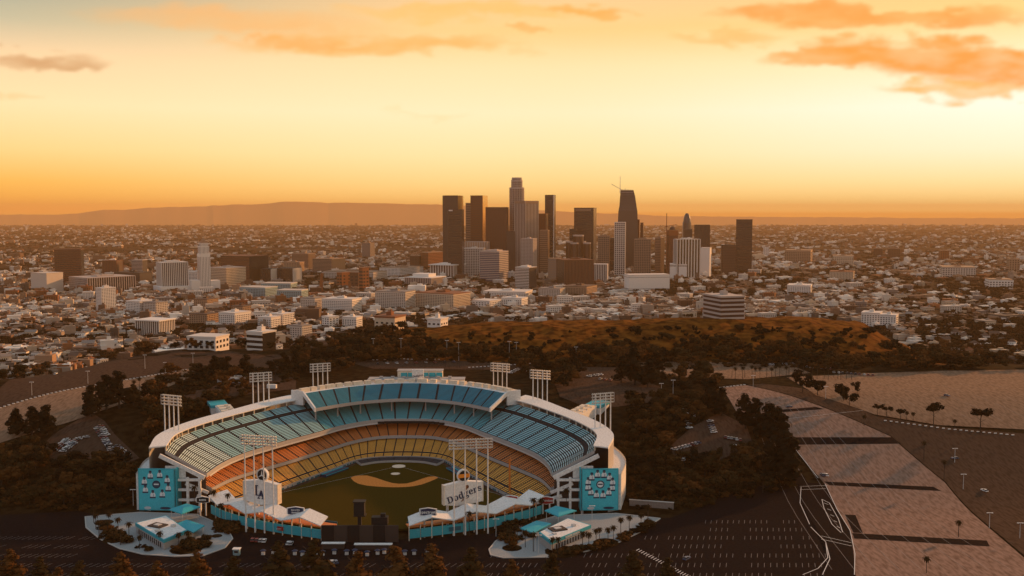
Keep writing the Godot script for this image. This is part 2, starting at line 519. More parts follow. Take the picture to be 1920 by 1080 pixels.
func lots() -> void:
	sheet("forecourt_road", PackedVector2Array([Vector2(-520, -300), Vector2(300, -300), Vector2(300, -420), Vector2(168, -470), Vector2(172, -590), Vector2(120, -560), Vector2(84, -525), Vector2(20, -505), Vector2(-72, -485), Vector2(-170, -510), Vector2(-235, -536), Vector2(-330, -520), Vector2(-520, -530)]), "asphalt_dark", 0.06)
	sheet("parking_lot", px_poly([1351, 728, 1400, 723, 1547, 766, 1669, 819, 1771, 905, 1920, 1047, 2080, 1200, 1640, 1200, 1604, 1080, 1596, 999, 1547, 909, 1490, 840, 1465, 795, 1380, 772]), "asphalt_worn", 0.35)
	sheet("parking_lot", px_poly([1430, 720, 1500, 728, 1640, 780, 1760, 800, 2060, 826, 2300, 1000, 2160, 1180, 2090, 1180, 1925, 1046, 1773, 904, 1671, 818, 1549, 765, 1402, 722]), "asphalt_brown", 0.25)
	sheet("parking_lot", px_poly([1475, 708, 1560, 704, 1640, 700, 1760, 696, 1900, 694, 2120, 692, 2120, 812, 1920, 806, 1760, 798, 1640, 778, 1530, 742]), "asphalt_pale", 0.35)
	sheet("parking_lot", px_poly([-200, 790, 0, 766, 150, 728, 367, 691, 420, 694, 354, 709, 285, 742, 134, 791, 0, 831, -200, 890]), "asphalt_pale", 0.35)
	sheet("parking_lot", px_poly([-200, 770, 0, 728, 155, 685, 379, 660, 480, 664, 545, 668, 545, 690, 430, 690, 366, 690, 149, 727, 0, 765, -200, 789]), "asphalt_brown", 0.28)
	sheet("parking_lot", px_poly([60, 856, 100, 815, 171, 774, 196, 790, 215, 815, 262, 860, 230, 872, 120, 866]), "asphalt_brown", 0.35)
	sheet("parking_lot", px_poly([1255, 838, 1300, 800, 1351, 774, 1400, 800, 1412, 835, 1330, 872, 1270, 868]), "asphalt_brown", 0.35)
	sheet("parking_lot", px_poly([1030, 700, 1090, 688, 1160, 690, 1240, 728, 1215, 756, 1110, 770, 1050, 745]), "asphalt_brown", 0.35)
	sheet("parking_lot", px_poly([340, 742, 430, 715, 555, 700, 555, 730, 430, 745, 372, 755]), "asphalt_brown", 0.35)
	sheet("parking_lot", px_poly([640, 676, 800, 676, 960, 680, 1010, 690, 940, 694, 700, 692]), "asphalt_brown", 0.35)
	sheet("parking_lot", px_poly([1190, 680, 1300, 678, 1480, 684, 1520, 700, 1400, 712, 1240, 706]), "asphalt_pale", 0.35)
	# dark resurfaced strips across the worn lot, and the access road along its edge
	var i := 0
	for a in [[1478, 821, 1672, 821, 1690, 833, 1490, 835], [1545, 904, 1750, 914, 1765, 922, 1555, 911], [1598, 1001, 1850, 1015, 1856, 1026, 1602, 1011], [1428, 772, 1530, 764, 1545, 768, 1440, 776], [1584, 966, 1604, 967, 1618, 1001, 1600, 1000]]:
		sheet("asphalt_strip", px_poly(a), "asphalt_dark", 0.42)
	sheet("access_road", px_poly([1500, 905, 1547, 909, 1596, 999, 1604, 1080, 1640, 1200, 1520, 1200, 1545, 1080, 1552, 1040, 1530, 990, 1510, 960]), "asphalt_dark", 0.45)
	# painted lines
	var p := MB.new()
	for a in [[1547, 909, 1594, 997], [1594, 997, 1603, 1040, 1602, 1080], [1502, 915, 1500, 945, 1518, 985], [1520, 990, 1548, 1018, 1552, 1048, 1534, 1068, 1505, 1080], [1548, 1018, 1556, 1050, 1542, 1080], [1541, 938, 1545, 955, 1560, 985, 1577, 1001], [1541, 938, 1555, 945, 1572, 975, 1580, 1000], [1540, 1007, 1597, 1020], [1540, 1013, 1597, 1026], [1500, 914, 1552, 912], [1500, 920, 1548, 918], [1490, 842, 1534, 898], [1465, 788, 1618, 771]]:
		lines_px(p, a, 0.32, 0.6)
	for k in 5: lines_px(p, [1545 + k * 6, 945 + k * 11, 1553 + k * 5.5, 948 + k * 11], 0.35, 0.6)
	# crosswalk bars
	for k in 22:
		var t := k / 21.0
		var g := at_h(lerpf(1196, 1292, t), lerpf(1031, 1082, t), 0.0)
		stripe(p, Vector2(g.x - 0.9, g.z + 1.2), Vector2(g.x + 0.9, g.z - 1.2), 0.45, 0.10)
	# stall lines, worn thin
	var f := MB.new()
	for row in 8:
		var z := -424.0 - row * 13.0
		var x := -10.0
		while x < 148.0:
			var gap := nz.get_noise_2d(x * 3.0, z * 3.0) > 0.22
			if not gap and not (row >= 4 and x < 64) and not (row > 5 and x < 100): stripe(f, Vector2(x, z), Vector2(x + 1.4, z - 5.4), 0.15, 0.10)
			x += 2.9
	for row in 6:
		var z := -424.0 - row * 13.0
		var x := -310.0
		while x < -12.0:
			var gap := nz.get_noise_2d(x * 3.0, z * 3.0) > 0.2
			if not gap and not (row > 2 and x > -205): stripe(f, Vector2(x, z), Vector2(x + 2.6, z - 5.0), 0.13, 0.10)
			x += 3.1
	for k in 9: lines_px(f, [1390 + k * 14, 735 + k * 2, 1560 + k * 42, 1070], 0.16, 0.5)
	for k in 8: lines_px(f, [1500 + k * 50, 720, 1640 + k * 60, 778 + k * 3], 0.2, 0.5)
	ground_part("stall_markings", f, M.paint_faded)
	ground_part("road_markings", p, M.paint)
	# rows of white wheel stops along the lots
	var ws := MB.new()
	for a in [[[0, 766], [150, 728], [367, 691]], [[120, 697], [155, 686], [379, 660]], [[1351, 728], [1402, 722]], [[1660, 790], [1780, 806], [1910, 818]], [[700, 676], [830, 675]], [[880, 690], [1000, 682]]]:
		for s in a.size() - 1:
			var q0 := on_ground(a[s][0], a[s][1])
			var q1 := on_ground(a[s + 1][0], a[s + 1][1])
			var k := int(q0.distance_to(q1) / 3.4)
			for j in k:
				var q := q0.lerp(q1, float(j) / k)
				q.y = T(q.x, q.z) + 0.6
				ws.slab(q, Vector3(1.7, 0.5, 0.6))
	var o := part("wheel_stops", ws, M.paint, self)
	tag(o, "rows of small white wheel stops along the terraced parking lots", "wheel stops", "", "stuff")

# ---------- the ballpark; plan curves are half outlines from behind home plate to the open end, mirrored ----------
const CLUB := [Vector2(0, -10), Vector2(14, -8), Vector2(24, -1)]
const CLUBB := [Vector2(0, -18.5), Vector2(17, -16), Vector2(28.5, -8)]
const WALL := [Vector2(0, -19), Vector2(18, -16.5), Vector2(29, -8.5), Vector2(38, 10), Vector2(50, 33), Vector2(61, 55), Vector2(72, 74), Vector2(84, 88)]
const FIELDB := [Vector2(0, -48), Vector2(20, -45), Vector2(36, -29), Vector2(48, -8), Vector2(62, 17), Vector2(78, 43), Vector2(90, 64), Vector2(96, 86)]
const LOGE := [Vector2(0, -46), Vector2(19, -43), Vector2(35, -27.5), Vector2(46.5, -7), Vector2(60.5, 18), Vector2(76.5, 44), Vector2(88, 65), Vector2(94, 88)]
const LOGEB := [Vector2(0, -63), Vector2(25, -59), Vector2(46, -40), Vector2(60, -17), Vector2(75, 9), Vector2(92, 38), Vector2(102, 63), Vector2(104, 91)]
const RES := [Vector2(0, -54), Vector2(21, -51), Vector2(40, -34), Vector2(53, -12), Vector2(69, 14), Vector2(85, 44), Vector2(92, 68), Vector2(94, 92)]
const RESB := [Vector2(0, -82), Vector2(30, -77), Vector2(54, -62), Vector2(77, -42), Vector2(98, -6), Vector2(114, 30), Vector2(121, 60), Vector2(117, 90)]
const OUTER := [Vector2(0, -96), Vector2(34, -91), Vector2(62, -78), Vector2(86, -56), Vector2(107, -12), Vector2(124, 28), Vector2(130, 62), Vector2(124, 95)]
const RIM := [Vector2(0, -104), Vector2(37, -99), Vector2(67, -85), Vector2(93, -60), Vector2(114, -16), Vector2(131, 24), Vector2(137, 62), Vector2(131, 96)]
const TOP := [Vector2(0, -60), Vector2(27, -52), Vector2(43, -40), Vector2(57, -25)]
const TOPB := [Vector2(0, -83), Vector2(28, -76), Vector2(50, -61), Vector2(68, -42)]
const TOPR := [Vector2(0, -91), Vector2(32, -84), Vector2(57, -68), Vector2(77, -47)]

func cv(half: Array, s: float) -> Vector2:      # s from -1 (left end) over 0 (behind home) to 1
	var k := half.size() - 1
	var f := clampf(absf(s), 0, 1) * k
	var i := mini(int(f), k - 1)
	f -= i
	var b: Vector2 = half[i]
	var c: Vector2 = half[i + 1]
	var a: Vector2 = half[i - 1] if i > 0 else Vector2(-half[1].x, half[1].y)
	var d: Vector2 = half[i + 2] if i + 2 <= k else c * 2.0 - b
	var p := b.cubic_interpolate(c, a, d, f)
	return Vector2(p.x * (1.0 if s >= 0 else -1.0), p.y)
func cp(half: Array, s: float, h: float) -> Vector3:
	var p := cv(half, s)
	return Vector3(p.x, h, p.y)
func band(mb: MB, a: Array, ha: float, b: Array, hb: float, s0: float, s1: float, k: int, flip := false) -> void:
	for i in k:
		var p := lerpf(s0, s1, float(i) / k)
		var q := lerpf(s0, s1, float(i + 1) / k)
		if flip: mb.quad(cp(a, q, ha), cp(a, p, ha), cp(b, p, hb), cp(b, q, hb))
		else: mb.quad(cp(a, p, ha), cp(a, q, ha), cp(b, q, hb), cp(b, p, hb))

func deck(parent: Node, called: String, inn: Array, out: Array, h0: float, h1: float, rows: int, s0: float, s1: float, sections: int, seat: Array, cross: Array, thick: float, tread := "tread") -> Node3D:
	var k := int(96 * (s1 - s0) / 2.0) + 4
	var body := MB.new()
	var run := 1.0 / rows
	for r in rows:
		var ha := lerpf(h0, h1, float(r) / rows)
		var hb := lerpf(h0, h1, float(r + 1) / rows)
		for i in k:
			var p := lerpf(s0, s1, float(i) / k)
			var q := lerpf(s0, s1, float(i + 1) / k)
			var ip := cp(inn, p, ha)
			var iq := cp(inn, q, ha)
			var op := cp(out, p, ha)
			var oq := cp(out, q, ha)
			var a := ip.lerp(op, r * run)
			var b := iq.lerp(oq, r * run)
			var c := iq.lerp(oq, (r + 1) * run)
			var d := ip.lerp(op, (r + 1) * run)
			body.quad(a, b, c, d)
			body.quad(d, c, c + Vector3(0, hb - ha, 0), d + Vector3(0, hb - ha, 0))
	var o := part(called, body, M[tread], parent)
	var fas := MB.new()
	band(fas, inn, h0 - thick, inn, h0 + 0.9, s0, s1, k)
	band(fas, inn, h0 - thick, out, h1 - thick, s0, s1, k, true)
	for e in [[s0, 1], [s1, -1]]:
		var a := cp(inn, e[0], h0 - thick)
		var b := cp(out, e[0], h1 - thick)
		fas.quad(a, b, cp(out, e[0], h1 + 0.6), cp(inn, e[0], h0 + 0.9))
	part("fascia", fas, M.concrete, o)
	var w := (s1 - s0) / sections
	for n in sections:
		var a0 := s0 + w * (n + 0.06)
		var a1 := s0 + w * (n + 0.94)
		var mb := MB.new()
		for r in rows + 1:
			if r == rows or r in cross:
				if mb.v.size(): part("seat_section", mb, M[seat[mini(int(absf(n - (sections - 1) * 0.5) / (sections * 0.5) * seat.size()), seat.size() - 1)]], o)
				mb = MB.new()
				continue
			var ha := lerpf(h0, h1, float(r) / rows)
			var step := (h1 - h0) / rows
			var b0 := ha + step * 0.22
			var b1 := ha + step * 0.92
			for i in 3:
				var p := lerpf(a0, a1, i / 3.0)
				var q := lerpf(a0, a1, (i + 1) / 3.0)
				var f0 := (r + 0.40) * run
				var f1 := (r + 0.78) * run
				var ip := cp(inn, p, 0)
				var iq := cp(inn, q, 0)
				var op := cp(out, p, 0)
				var oq := cp(out, q, 0)
				var a := ip.lerp(op, f0)
				var b := iq.lerp(oq, f0)
				var c := iq.lerp(oq, f1)
				var d := ip.lerp(op, f1)
				var u0 := Vector3(0, b0, 0)
				var u1 := Vector3(0, b1, 0)
				mb.quad(a + u0, b + u0, c + u1, d + u1)
				mb.quad(d + u0, d + u1, c + u1, c + u0)
	return o

func post_row(mb: MB, c: Array, s0: float, s1: float, k: int, h0: float, h1: float, w: float) -> void:
	for i in k + 1:
		var p := cp(c, lerpf(s0, s1, float(i) / k), 0)
		mb.slab(p + Vector3(0, (h0 + h1) * 0.5, 0), Vector3(w, h1 - h0, w))

func stadium() -> void:
	# the field
	var fg := MB.new()
	var pl := PackedVector2Array()
	for i in 49: pl.append(cv(WALL, lerpf(-0.93, 0.93, i / 48.0)))
	for p in [Vector2(70, 98), Vector2(45, 117), Vector2(17, 128), Vector2(-17, 128), Vector2(-45, 117), Vector2(-70, 98)]: pl.append(p)
	fg.prism(pl, -1.0, 0.02)
	var fo := ground_part("field", fg, M.grass)
	fo.position = HOME
	var dirt := MB.new()
	var cols := [[658, 895.5, 896.5], [663, 893, 902], [672, 891.5, 907], [688, 891.5, 910.5], [704, 895.5, 912], [720, 901, 913], [735, 905.5, 913.5], [748, 907, 913.5], [762, 906.5, 913], [776, 903, 911.5], [790, 898, 908.5], [803, 894, 904], [814, 893, 899.5], [821, 895, 896]]
	for i in cols.size() - 1:      # skinned infield, measured on the flat field
		var k0: Array = cols[i]
		var k1: Array = cols[i + 1]
		dirt.quad(at_h(k0[0], k0[2], 0.06) - HOME, at_h(k1[0], k1[2], 0.06) - HOME, at_h(k1[0], k1[1], 0.06) - HOME, at_h(k0[0], k0[1], 0.06) - HOME)
	part("infield_clay", dirt, M.clay, fo)
	for e in [["home_plate_circle", Vector3(0, 0, 0), 4.3, 0.07], ["pitcher_mound", Vector3(0, 0, 18.4), 2.9, 0.30]]:
		var c := MB.new()
		c.tube(e[1] + Vector3(0, 0.02, 0), e[1] + Vector3(0, e[3], 0), e[2], e[2] * (0.98 if e[3] < 0.2 else 0.6), 28)
		part(e[0], c, M.chalk, fo)
	var lines := MB.new()
	for s in [-1.0, 1.0]: lines.bar(Vector3(3.4 * s, 0.04, 3.4), Vector3(70.5 * s, 0.04, 70.5), 0.07, 0.04)
	part("foul_line", lines, M.paint, fo)
	var trk := MB.new()
	for i in 60:
		var p := lerpf(-0.86, 0.86, i / 60.0)
		var q := lerpf(-0.86, 0.86, (i + 1) / 60.0)
		var a := cp(WALL, p, 0.055)
		var b := cp(WALL, q, 0.055)
		var c := Vector3(0, 0.055, 40)
		trk.quad(b, a, a.move_toward(c, 3.6), b.move_toward(c, 3.6))
	var tr := part("warning_track", trk, M.asphalt_brown, fo)

	var st := thing("stadium", "large open baseball stadium with blue, orange and yellow seating decks", "stadium", HOME)
	# walls of the bowl
	var shell := MB.new()
	band(shell, OUTER, -4, OUTER, 33.0, -1, 1, 90, true)
	part("outer_wall", shell, M.concrete, st)
	for sg in [-1.0, 1.0]:
		var low := MB.new()
		var a: float = 0.56 * sg
		var b: float = 1.0 * sg
		var k := 20
		var s0 := minf(a, b)
		var s1 := maxf(a, b)
		band(low, RIM, -4, RIM, 20.5, s0, s1, k, true)
		band(low, OUTER, 19.4, RIM, 19.4, s0, s1, k)
		band(low, RIM, 20.5, RIM, 19.4, s0, s1, k, false)
		var e0 := cp(OUTER, b, -4)
		var e1 := cp(RIM, b, -4)
		low.quad(e0, e1, e1 + Vector3(0, 24, 0), e0 + Vector3(0, 24, 0))
		part("terrace_wall", low, M.white, st)
	var fw := MB.new()
	band(fw, WALL, -0.5, WALL, 1.15, -0.95, 0.95, 80)
	part("field_wall", fw, M.teal_dark, st)
	deck(st, "club_deck", CLUB, CLUBB, 0.5, 1.6, 5, -1, 1, 7, ["seat_dark"], [], 0.9)
	deck(st, "field_deck", WALL, FIELDB, 1.2, 7.2, 17, -0.985, 0.985, 42, ["seat_yellow"], [4], 1.0)
	deck(st, "loge_deck", LOGE, LOGEB, 8.8, 15.4, 14, -0.985, 0.985, 46, ["seat_orange"], [], 1.2)
	var club := MB.new()
	band(club, LOGEB, 14.0, LOGEB, 19.0, -0.985, 0.985, 80)
	part("club_level_wall", club, M.glass, st)
	var rib := MB.new()
	for i in 46:
		var s := lerpf(-0.95, 0.95, i / 45.0)
		var p := cp(RES, s, 17.0)
		var q := cp(LOGEB, s, 16.4)
		rib.bar(q, p.lerp(q, 0.1), 0.5, 0.8)
	band(rib, RES, 16.2, RES, 17.2, -0.97, 0.97, 80)
	part("press_level_rail", rib, M.steel, st)
	var sco := MB.new()
	for i in 11:
		var s := lerpf(-0.12, 0.17, i / 10.0)
		var p := cp(RES, s, 17.2)
		sco.slab(p + Vector3(0, 0, 0.7), Vector3(4.6, 1.6, 0.5))
	part("press_boards", sco, M.black, st)
	deck(st, "reserve_deck", RES, RESB, 18.6, 31.2, 24, -1, 1, 36, ["seat_reserve_mid", "seat_reserve_mid", "seat_reserve_mix", "seat_reserve_mix", "seat_reserve"], [17, 18], 1.4)
	var td := deck(st, "top_deck", TOP, TOPB, 31.6, 39.2, 15, -1, 1, 13, ["seat_blue"], [], 1.3)
	var tb := MB.new()
	band(tb, TOPB, 39.2, TOPR, 39.2, -1, 1, 40)
	band(tb, TOPR, 28, TOPR, 40.6, -1, 1, 40, true)
	band(tb, TOPR, 40.6, TOPR, 39.2, -1, 1, 40)
	for s in [-1.0, 1.0]:
		# the white end walls of the top deck, sloped with the rows
		var a := cp(TOP, s, 31.6)
		var b := cp(TOPB, s, 39.2)
		var c := cp(TOPR, s, 39.2)
		var o := (Vector3(TOP[3].x - TOP[2].x, 0, TOP[3].y - TOP[2].y).normalized() * Vector3(s, 1, 1)) * 1.2
		for e in [[a, b, 1.2, -1.6], [b, c, 1.6, -8.0]]:
			var u := Vector3(0, e[2], 0)
			var l := Vector3(0, e[3], 0)
			var q0: Vector3 = e[0]
			var q1: Vector3 = e[1]
			tb.quad(q0 + l + o, q1 + l + o, q1 + u + o, q0 + u + o)
			tb.quad(q0 + u, q0 + u + o, q1 + u + o, q1 + u)
			tb.quad(q0 + l, q1 + l, q1 + u, q0 + u)
			tb.quad(q0 + l, q0 + l + o, q0 + u + o, q0 + u)
	part("top_deck_frame", tb, M.white, st)
	var tp := MB.new()
	for i in 8:
		var s := lerpf(-0.97, 0.97, i / 7.0)
		var p := cp(TOP, s, 0).lerp(cp(TOPB, s, 0), 0.25)
		tp.slab(Vector3(p.x, 26, p.z), Vector3(0.9, 12, 0.9))
	part("top_deck_column", tp, M.concrete, st)
	var stands := MB.new()
	for i in 23:
		var s := lerpf(-0.94, 0.94, i / 22.0)
		var p := cp(TOPB, s, 39.2).lerp(cp(TOPR, s, 39.2), 0.5)
		var q := cp(TOPB, s + 0.01, 0) - cp(TOPB, s - 0.01, 0)
		var ang := atan2(-q.z, q.x)
		stands.slab(p + Vector3(0, 1.3, 0), Vector3(4.5 if i % 3 else 7.0, 2.6, 3.0), Basis(Vector3.UP, ang))
	part("concession_stand", stands, M.cream, st)
	# roof over the reserve concourse with its short posts
	for sg in [-1.0, 1.0]:
		var roof := MB.new()
		var s0: float = 0.40 * sg if sg > 0 else -1.0
		var s1: float = 1.0 if sg > 0 else -0.40
		var mid := []
		for i in 8: mid.append(RESB[i].lerp(OUTER[i], 0.0) * 0.995)
		band(roof, mid, 34.2, OUTER, 34.6, s0, s1, 40)
		band(roof, mid, 33.6, mid, 34.2, s0, s1, 40)
		band(roof, OUTER, 34.6, OUTER, 33.0, s0, s1, 40)
		band(roof, mid, 33.6, OUTER, 33.9, s0, s1, 40, true)
		var e0 := cp(mid, sg, 33.6)
		var e1 := cp(OUTER, sg, 33.8)
		roof.quad(e0, e1, e1 + Vector3(0, 0.8, 0), e0 + Vector3(0, 0.6, 0))
		part("concourse_roof", roof, M.white, st)
		var ps := MB.new()
		post_row(ps, RESB, s0 + 0.01, s1 - 0.01, 17, 31.0, 33.7, 0.7)
		part("roof_posts", ps, M.cream, st)
		# the open end: slabs, columns and raking beams
		var fr := MB.new()
		var dk := MB.new()
		var zf := 95.0
		for x in [97.0, 103.5, 110.0]: fr.slab(Vector3(x * sg, 8.5, zf), Vector3(1.3, 19 if x < 105 else 25, 1.3))
		for y in [5.6, 11.2, 16.6]: fr.slab(Vector3(104.5 * sg, y, zf - 0.2), Vector3(17.0, 1.25, 1.4))
		fr.bar(Vector3(94.5 * sg, 17.6, zf - 0.6), Vector3(119 * sg, 29.6, zf - 1.6), 1.0, 2.2)
		fr.slab(Vector3(110.5 * sg, 20.6, zf - 1.6), Vector3(11, 6.6, 0.5))
		fr.bar(Vector3(84 * sg, 3.0, 93), Vector3(99 * sg, 7.6, 94.0), 0.9, 1.6)
		fr.bar(Vector3(93 * sg, 9.0, 93), Vector3(105 * sg, 14.4, 94.0), 0.9, 1.6)
		part("end_frame", fr, M.white, st)
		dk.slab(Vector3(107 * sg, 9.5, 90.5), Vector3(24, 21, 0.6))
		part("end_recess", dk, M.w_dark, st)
		var dug := MB.new()
		var ax := Vector3(33, 0, 6)
		var bx := Vector3(44.5, 0, 28)
		var dm := (ax + bx) * 0.5
		var yaw := atan2(bx.x - ax.x, bx.z - ax.z)
		dug.slab(Vector3(dm.x * sg - 0.8 * sg, 0.75, dm.z), Vector3(4.4, 1.5, 22), Basis(Vector3.UP, yaw * sg))
		part("dugout", dug, M.navy, st)
		var rail := MB.new()
		rail.slab(Vector3((dm.x - 2.9) * sg, 1.05, dm.z + 1), Vector3(0.3, 0.3, 22), Basis(Vector3.UP, yaw * sg))
		rail.slab(Vector3((dm.x + 0.4) * sg, 1.62, dm.z), Vector3(0.8, 0.3, 21), Basis(Vector3.UP, yaw * sg))
		part("dugout_rail", rail, M.teal, st)
	# buildings on the plateau behind the top deck
	var hub := thing("entry_building", "low white and teal entry building behind the top deck rim", "building", HOME + Vector3(2, 30, -104))
	var hb := MB.new()
	hb.slab(Vector3(0, 4.5, 0), Vector3(70, 9, 11)); hb.slab(Vector3(2, 7, -8), Vector3(33, 14, 9))
	part("walls", hb, M.cream, hub)
	var ht := MB.new()
	for i in 6: ht.slab(Vector3(-9.6 + i * 5.2, 11.4, -3.3), Vector3(4.6, 3.0, 0.5))
	part("blue_panels", ht, M.teal, hub)
	var hr := MB.new()
	hr.slab(Vector3(0, 9.2, 0), Vector3(71, 0.4, 12)); hr.slab(Vector3(2, 14.2, -8), Vector3(34, 0.4, 9.6))
	for i in 7: hr.slab(Vector3(-26 + i * 8.4, 10.2, 1), Vector3(2.4, 1.6, 2.0))
	part("roof", hr, M.concrete, hub)
	var pan := thing("sign_tower", "tall white rectangular sign tower with blue script above the top deck", "sign", HOME + Vector3(4, 39, -92))
	var pb := MB.new()
	pb.slab(Vector3(0, 4.0, 0), Vector3(8.4, 9.6, 1.6))
	part("panel", pb, M.white, pan)
	script_word(pan, "Dodgers", Vector3(0, 4.2, 0.9), 1.9, M.navy)
	for sg in [-1.0, 1.0]:
		var cb := thing("concourse_building", "long white roofed concession block outside the %s reserve wall" % ["first base", "third base"][int(sg > 0)], "building", HOME + Vector3(116 * sg, 20, -28), -0.42 * sg if sg > 0 else 0.42, "")
		var w := MB.new()
		w.slab(Vector3(0, 5, 0), Vector3(10, 10.0, 44)); w.slab(Vector3(2 * sg, 4.5, -32), Vector3(11, 9, 18))
		part("walls", w, M.white, cb)
		var r := MB.new()
		for i in 5: r.slab(Vector3(0, 10.5, -16 + i * 8.4), Vector3(9, 0.8, 6.0))
		for i in 4: r.slab(Vector3(1.0, 11.4, -13 + i * 8.4), Vector3(2.2, 1.4, 2.2))
		part("roof_units", r, M.cream, cb)
		var tl := MB.new()
		tl.slab(Vector3(2 * sg, 9.2, -32), Vector3(11.6, 2.0, 18.6))
		part("blue_band", tl, M.teal, cb)
	outfield()

func script_word(parent: Node, word: String, at: Vector3, size: float, m: Material, tilt := 0.16, serif := true, called := "lettering") -> void:
	var tm := TextMesh.new()
	tm.text = word
	var f := SystemFont.new()
	f.font_names = PackedStringArray(["Droid Serif" if serif else "Droid Sans"])
	f.font_weight = 700
	f.font_italic = serif
	tm.font = f
	tm.font_size = 64
	tm.pixel_size = size / 64.0
	tm.depth = 0.12
	var o := part(called, tm, m, parent)
	o.position = at
	o.rotation.z = tilt

func hexa(w: float, h: float, peak: float, depth: float, s := 1.0) -> MB:
	var b := MB.new()
	var p := [Vector2(-w, -h), Vector2(0, -h - peak), Vector2(w, -h), Vector2(w, h), Vector2(0, h + peak), Vector2(-w, h)]
	var k := p.size()
	for i in k:
		var a: Vector2 = p[i] * s
		var c: Vector2 = p[(i + 1) % k] * s
		b.quad(Vector3(a.x, a.y, depth), Vector3(a.x, a.y, -depth), Vector3(c.x, c.y, -depth), Vector3(c.x, c.y, depth))
		b.tri(Vector3(0, 0, depth), Vector3(a.x, a.y, depth), Vector3(c.x, c.y, depth))
		b.tri(Vector3(0, 0, -depth), Vector3(c.x, c.y, -depth), Vector3(a.x, a.y, -depth))
	return b

func light_tower(label: String, at: Vector3, turn: float, poles: Array, base: float, rack_y: float, rack_h: float, width: float, group := "stadium light towers") -> void:
	var o := thing("light_tower", label, "light tower", at, turn, group)
	for x in poles:
		var b := MB.new()
		b.tube(Vector3(x, base, 0), Vector3(x, rack_y + rack_h, 0), 0.42, 0.30, 8)
		part("pole", b, M.white, o)
	var fr := MB.new()
	var rows := 4
	for i in rows:
		var y := rack_y + rack_h * i / (rows - 1.0)
		fr.slab(Vector3(0, y, 0.5), Vector3(width, 0.26, 0.26))
		fr.slab(Vector3(0, y - 0.5, -0.6), Vector3(width, 0.22, 0.7))
	var k := int(width / 2.2)
	for i in k + 1: fr.bar(Vector3(-width / 2 + width * i / k, rack_y - 0.4, 0.45), Vector3(-width / 2 + width * i / k, rack_y + rack_h + 0.2, 0.45), 0.18)
	part("rack", fr, M.steel, o)
	var lm := MB.new()
	for i in rows:
		var y := rack_y + rack_h * i / (rows - 1.0)
		var n := int(width / 1.25)
		for j in n: lm.tube(Vector3(-width / 2 + (j + 0.5) * width / n, y, -0.1), Vector3(-width / 2 + (j + 0.5) * width / n, y - 0.22, -0.95), 0.26, 0.46, 6)
	var l := part("floodlights", lm, M.lamp_glass, o)
	l.set_meta("kind", "stuff")

func facing(p: Vector2) -> float:        # turn so that local -z looks at the infield
	return atan2(p.x, p.y + 60.0) if p.y < 100.0 and p.y > 0.0 else atan2(p.x, p.y - 20.0)

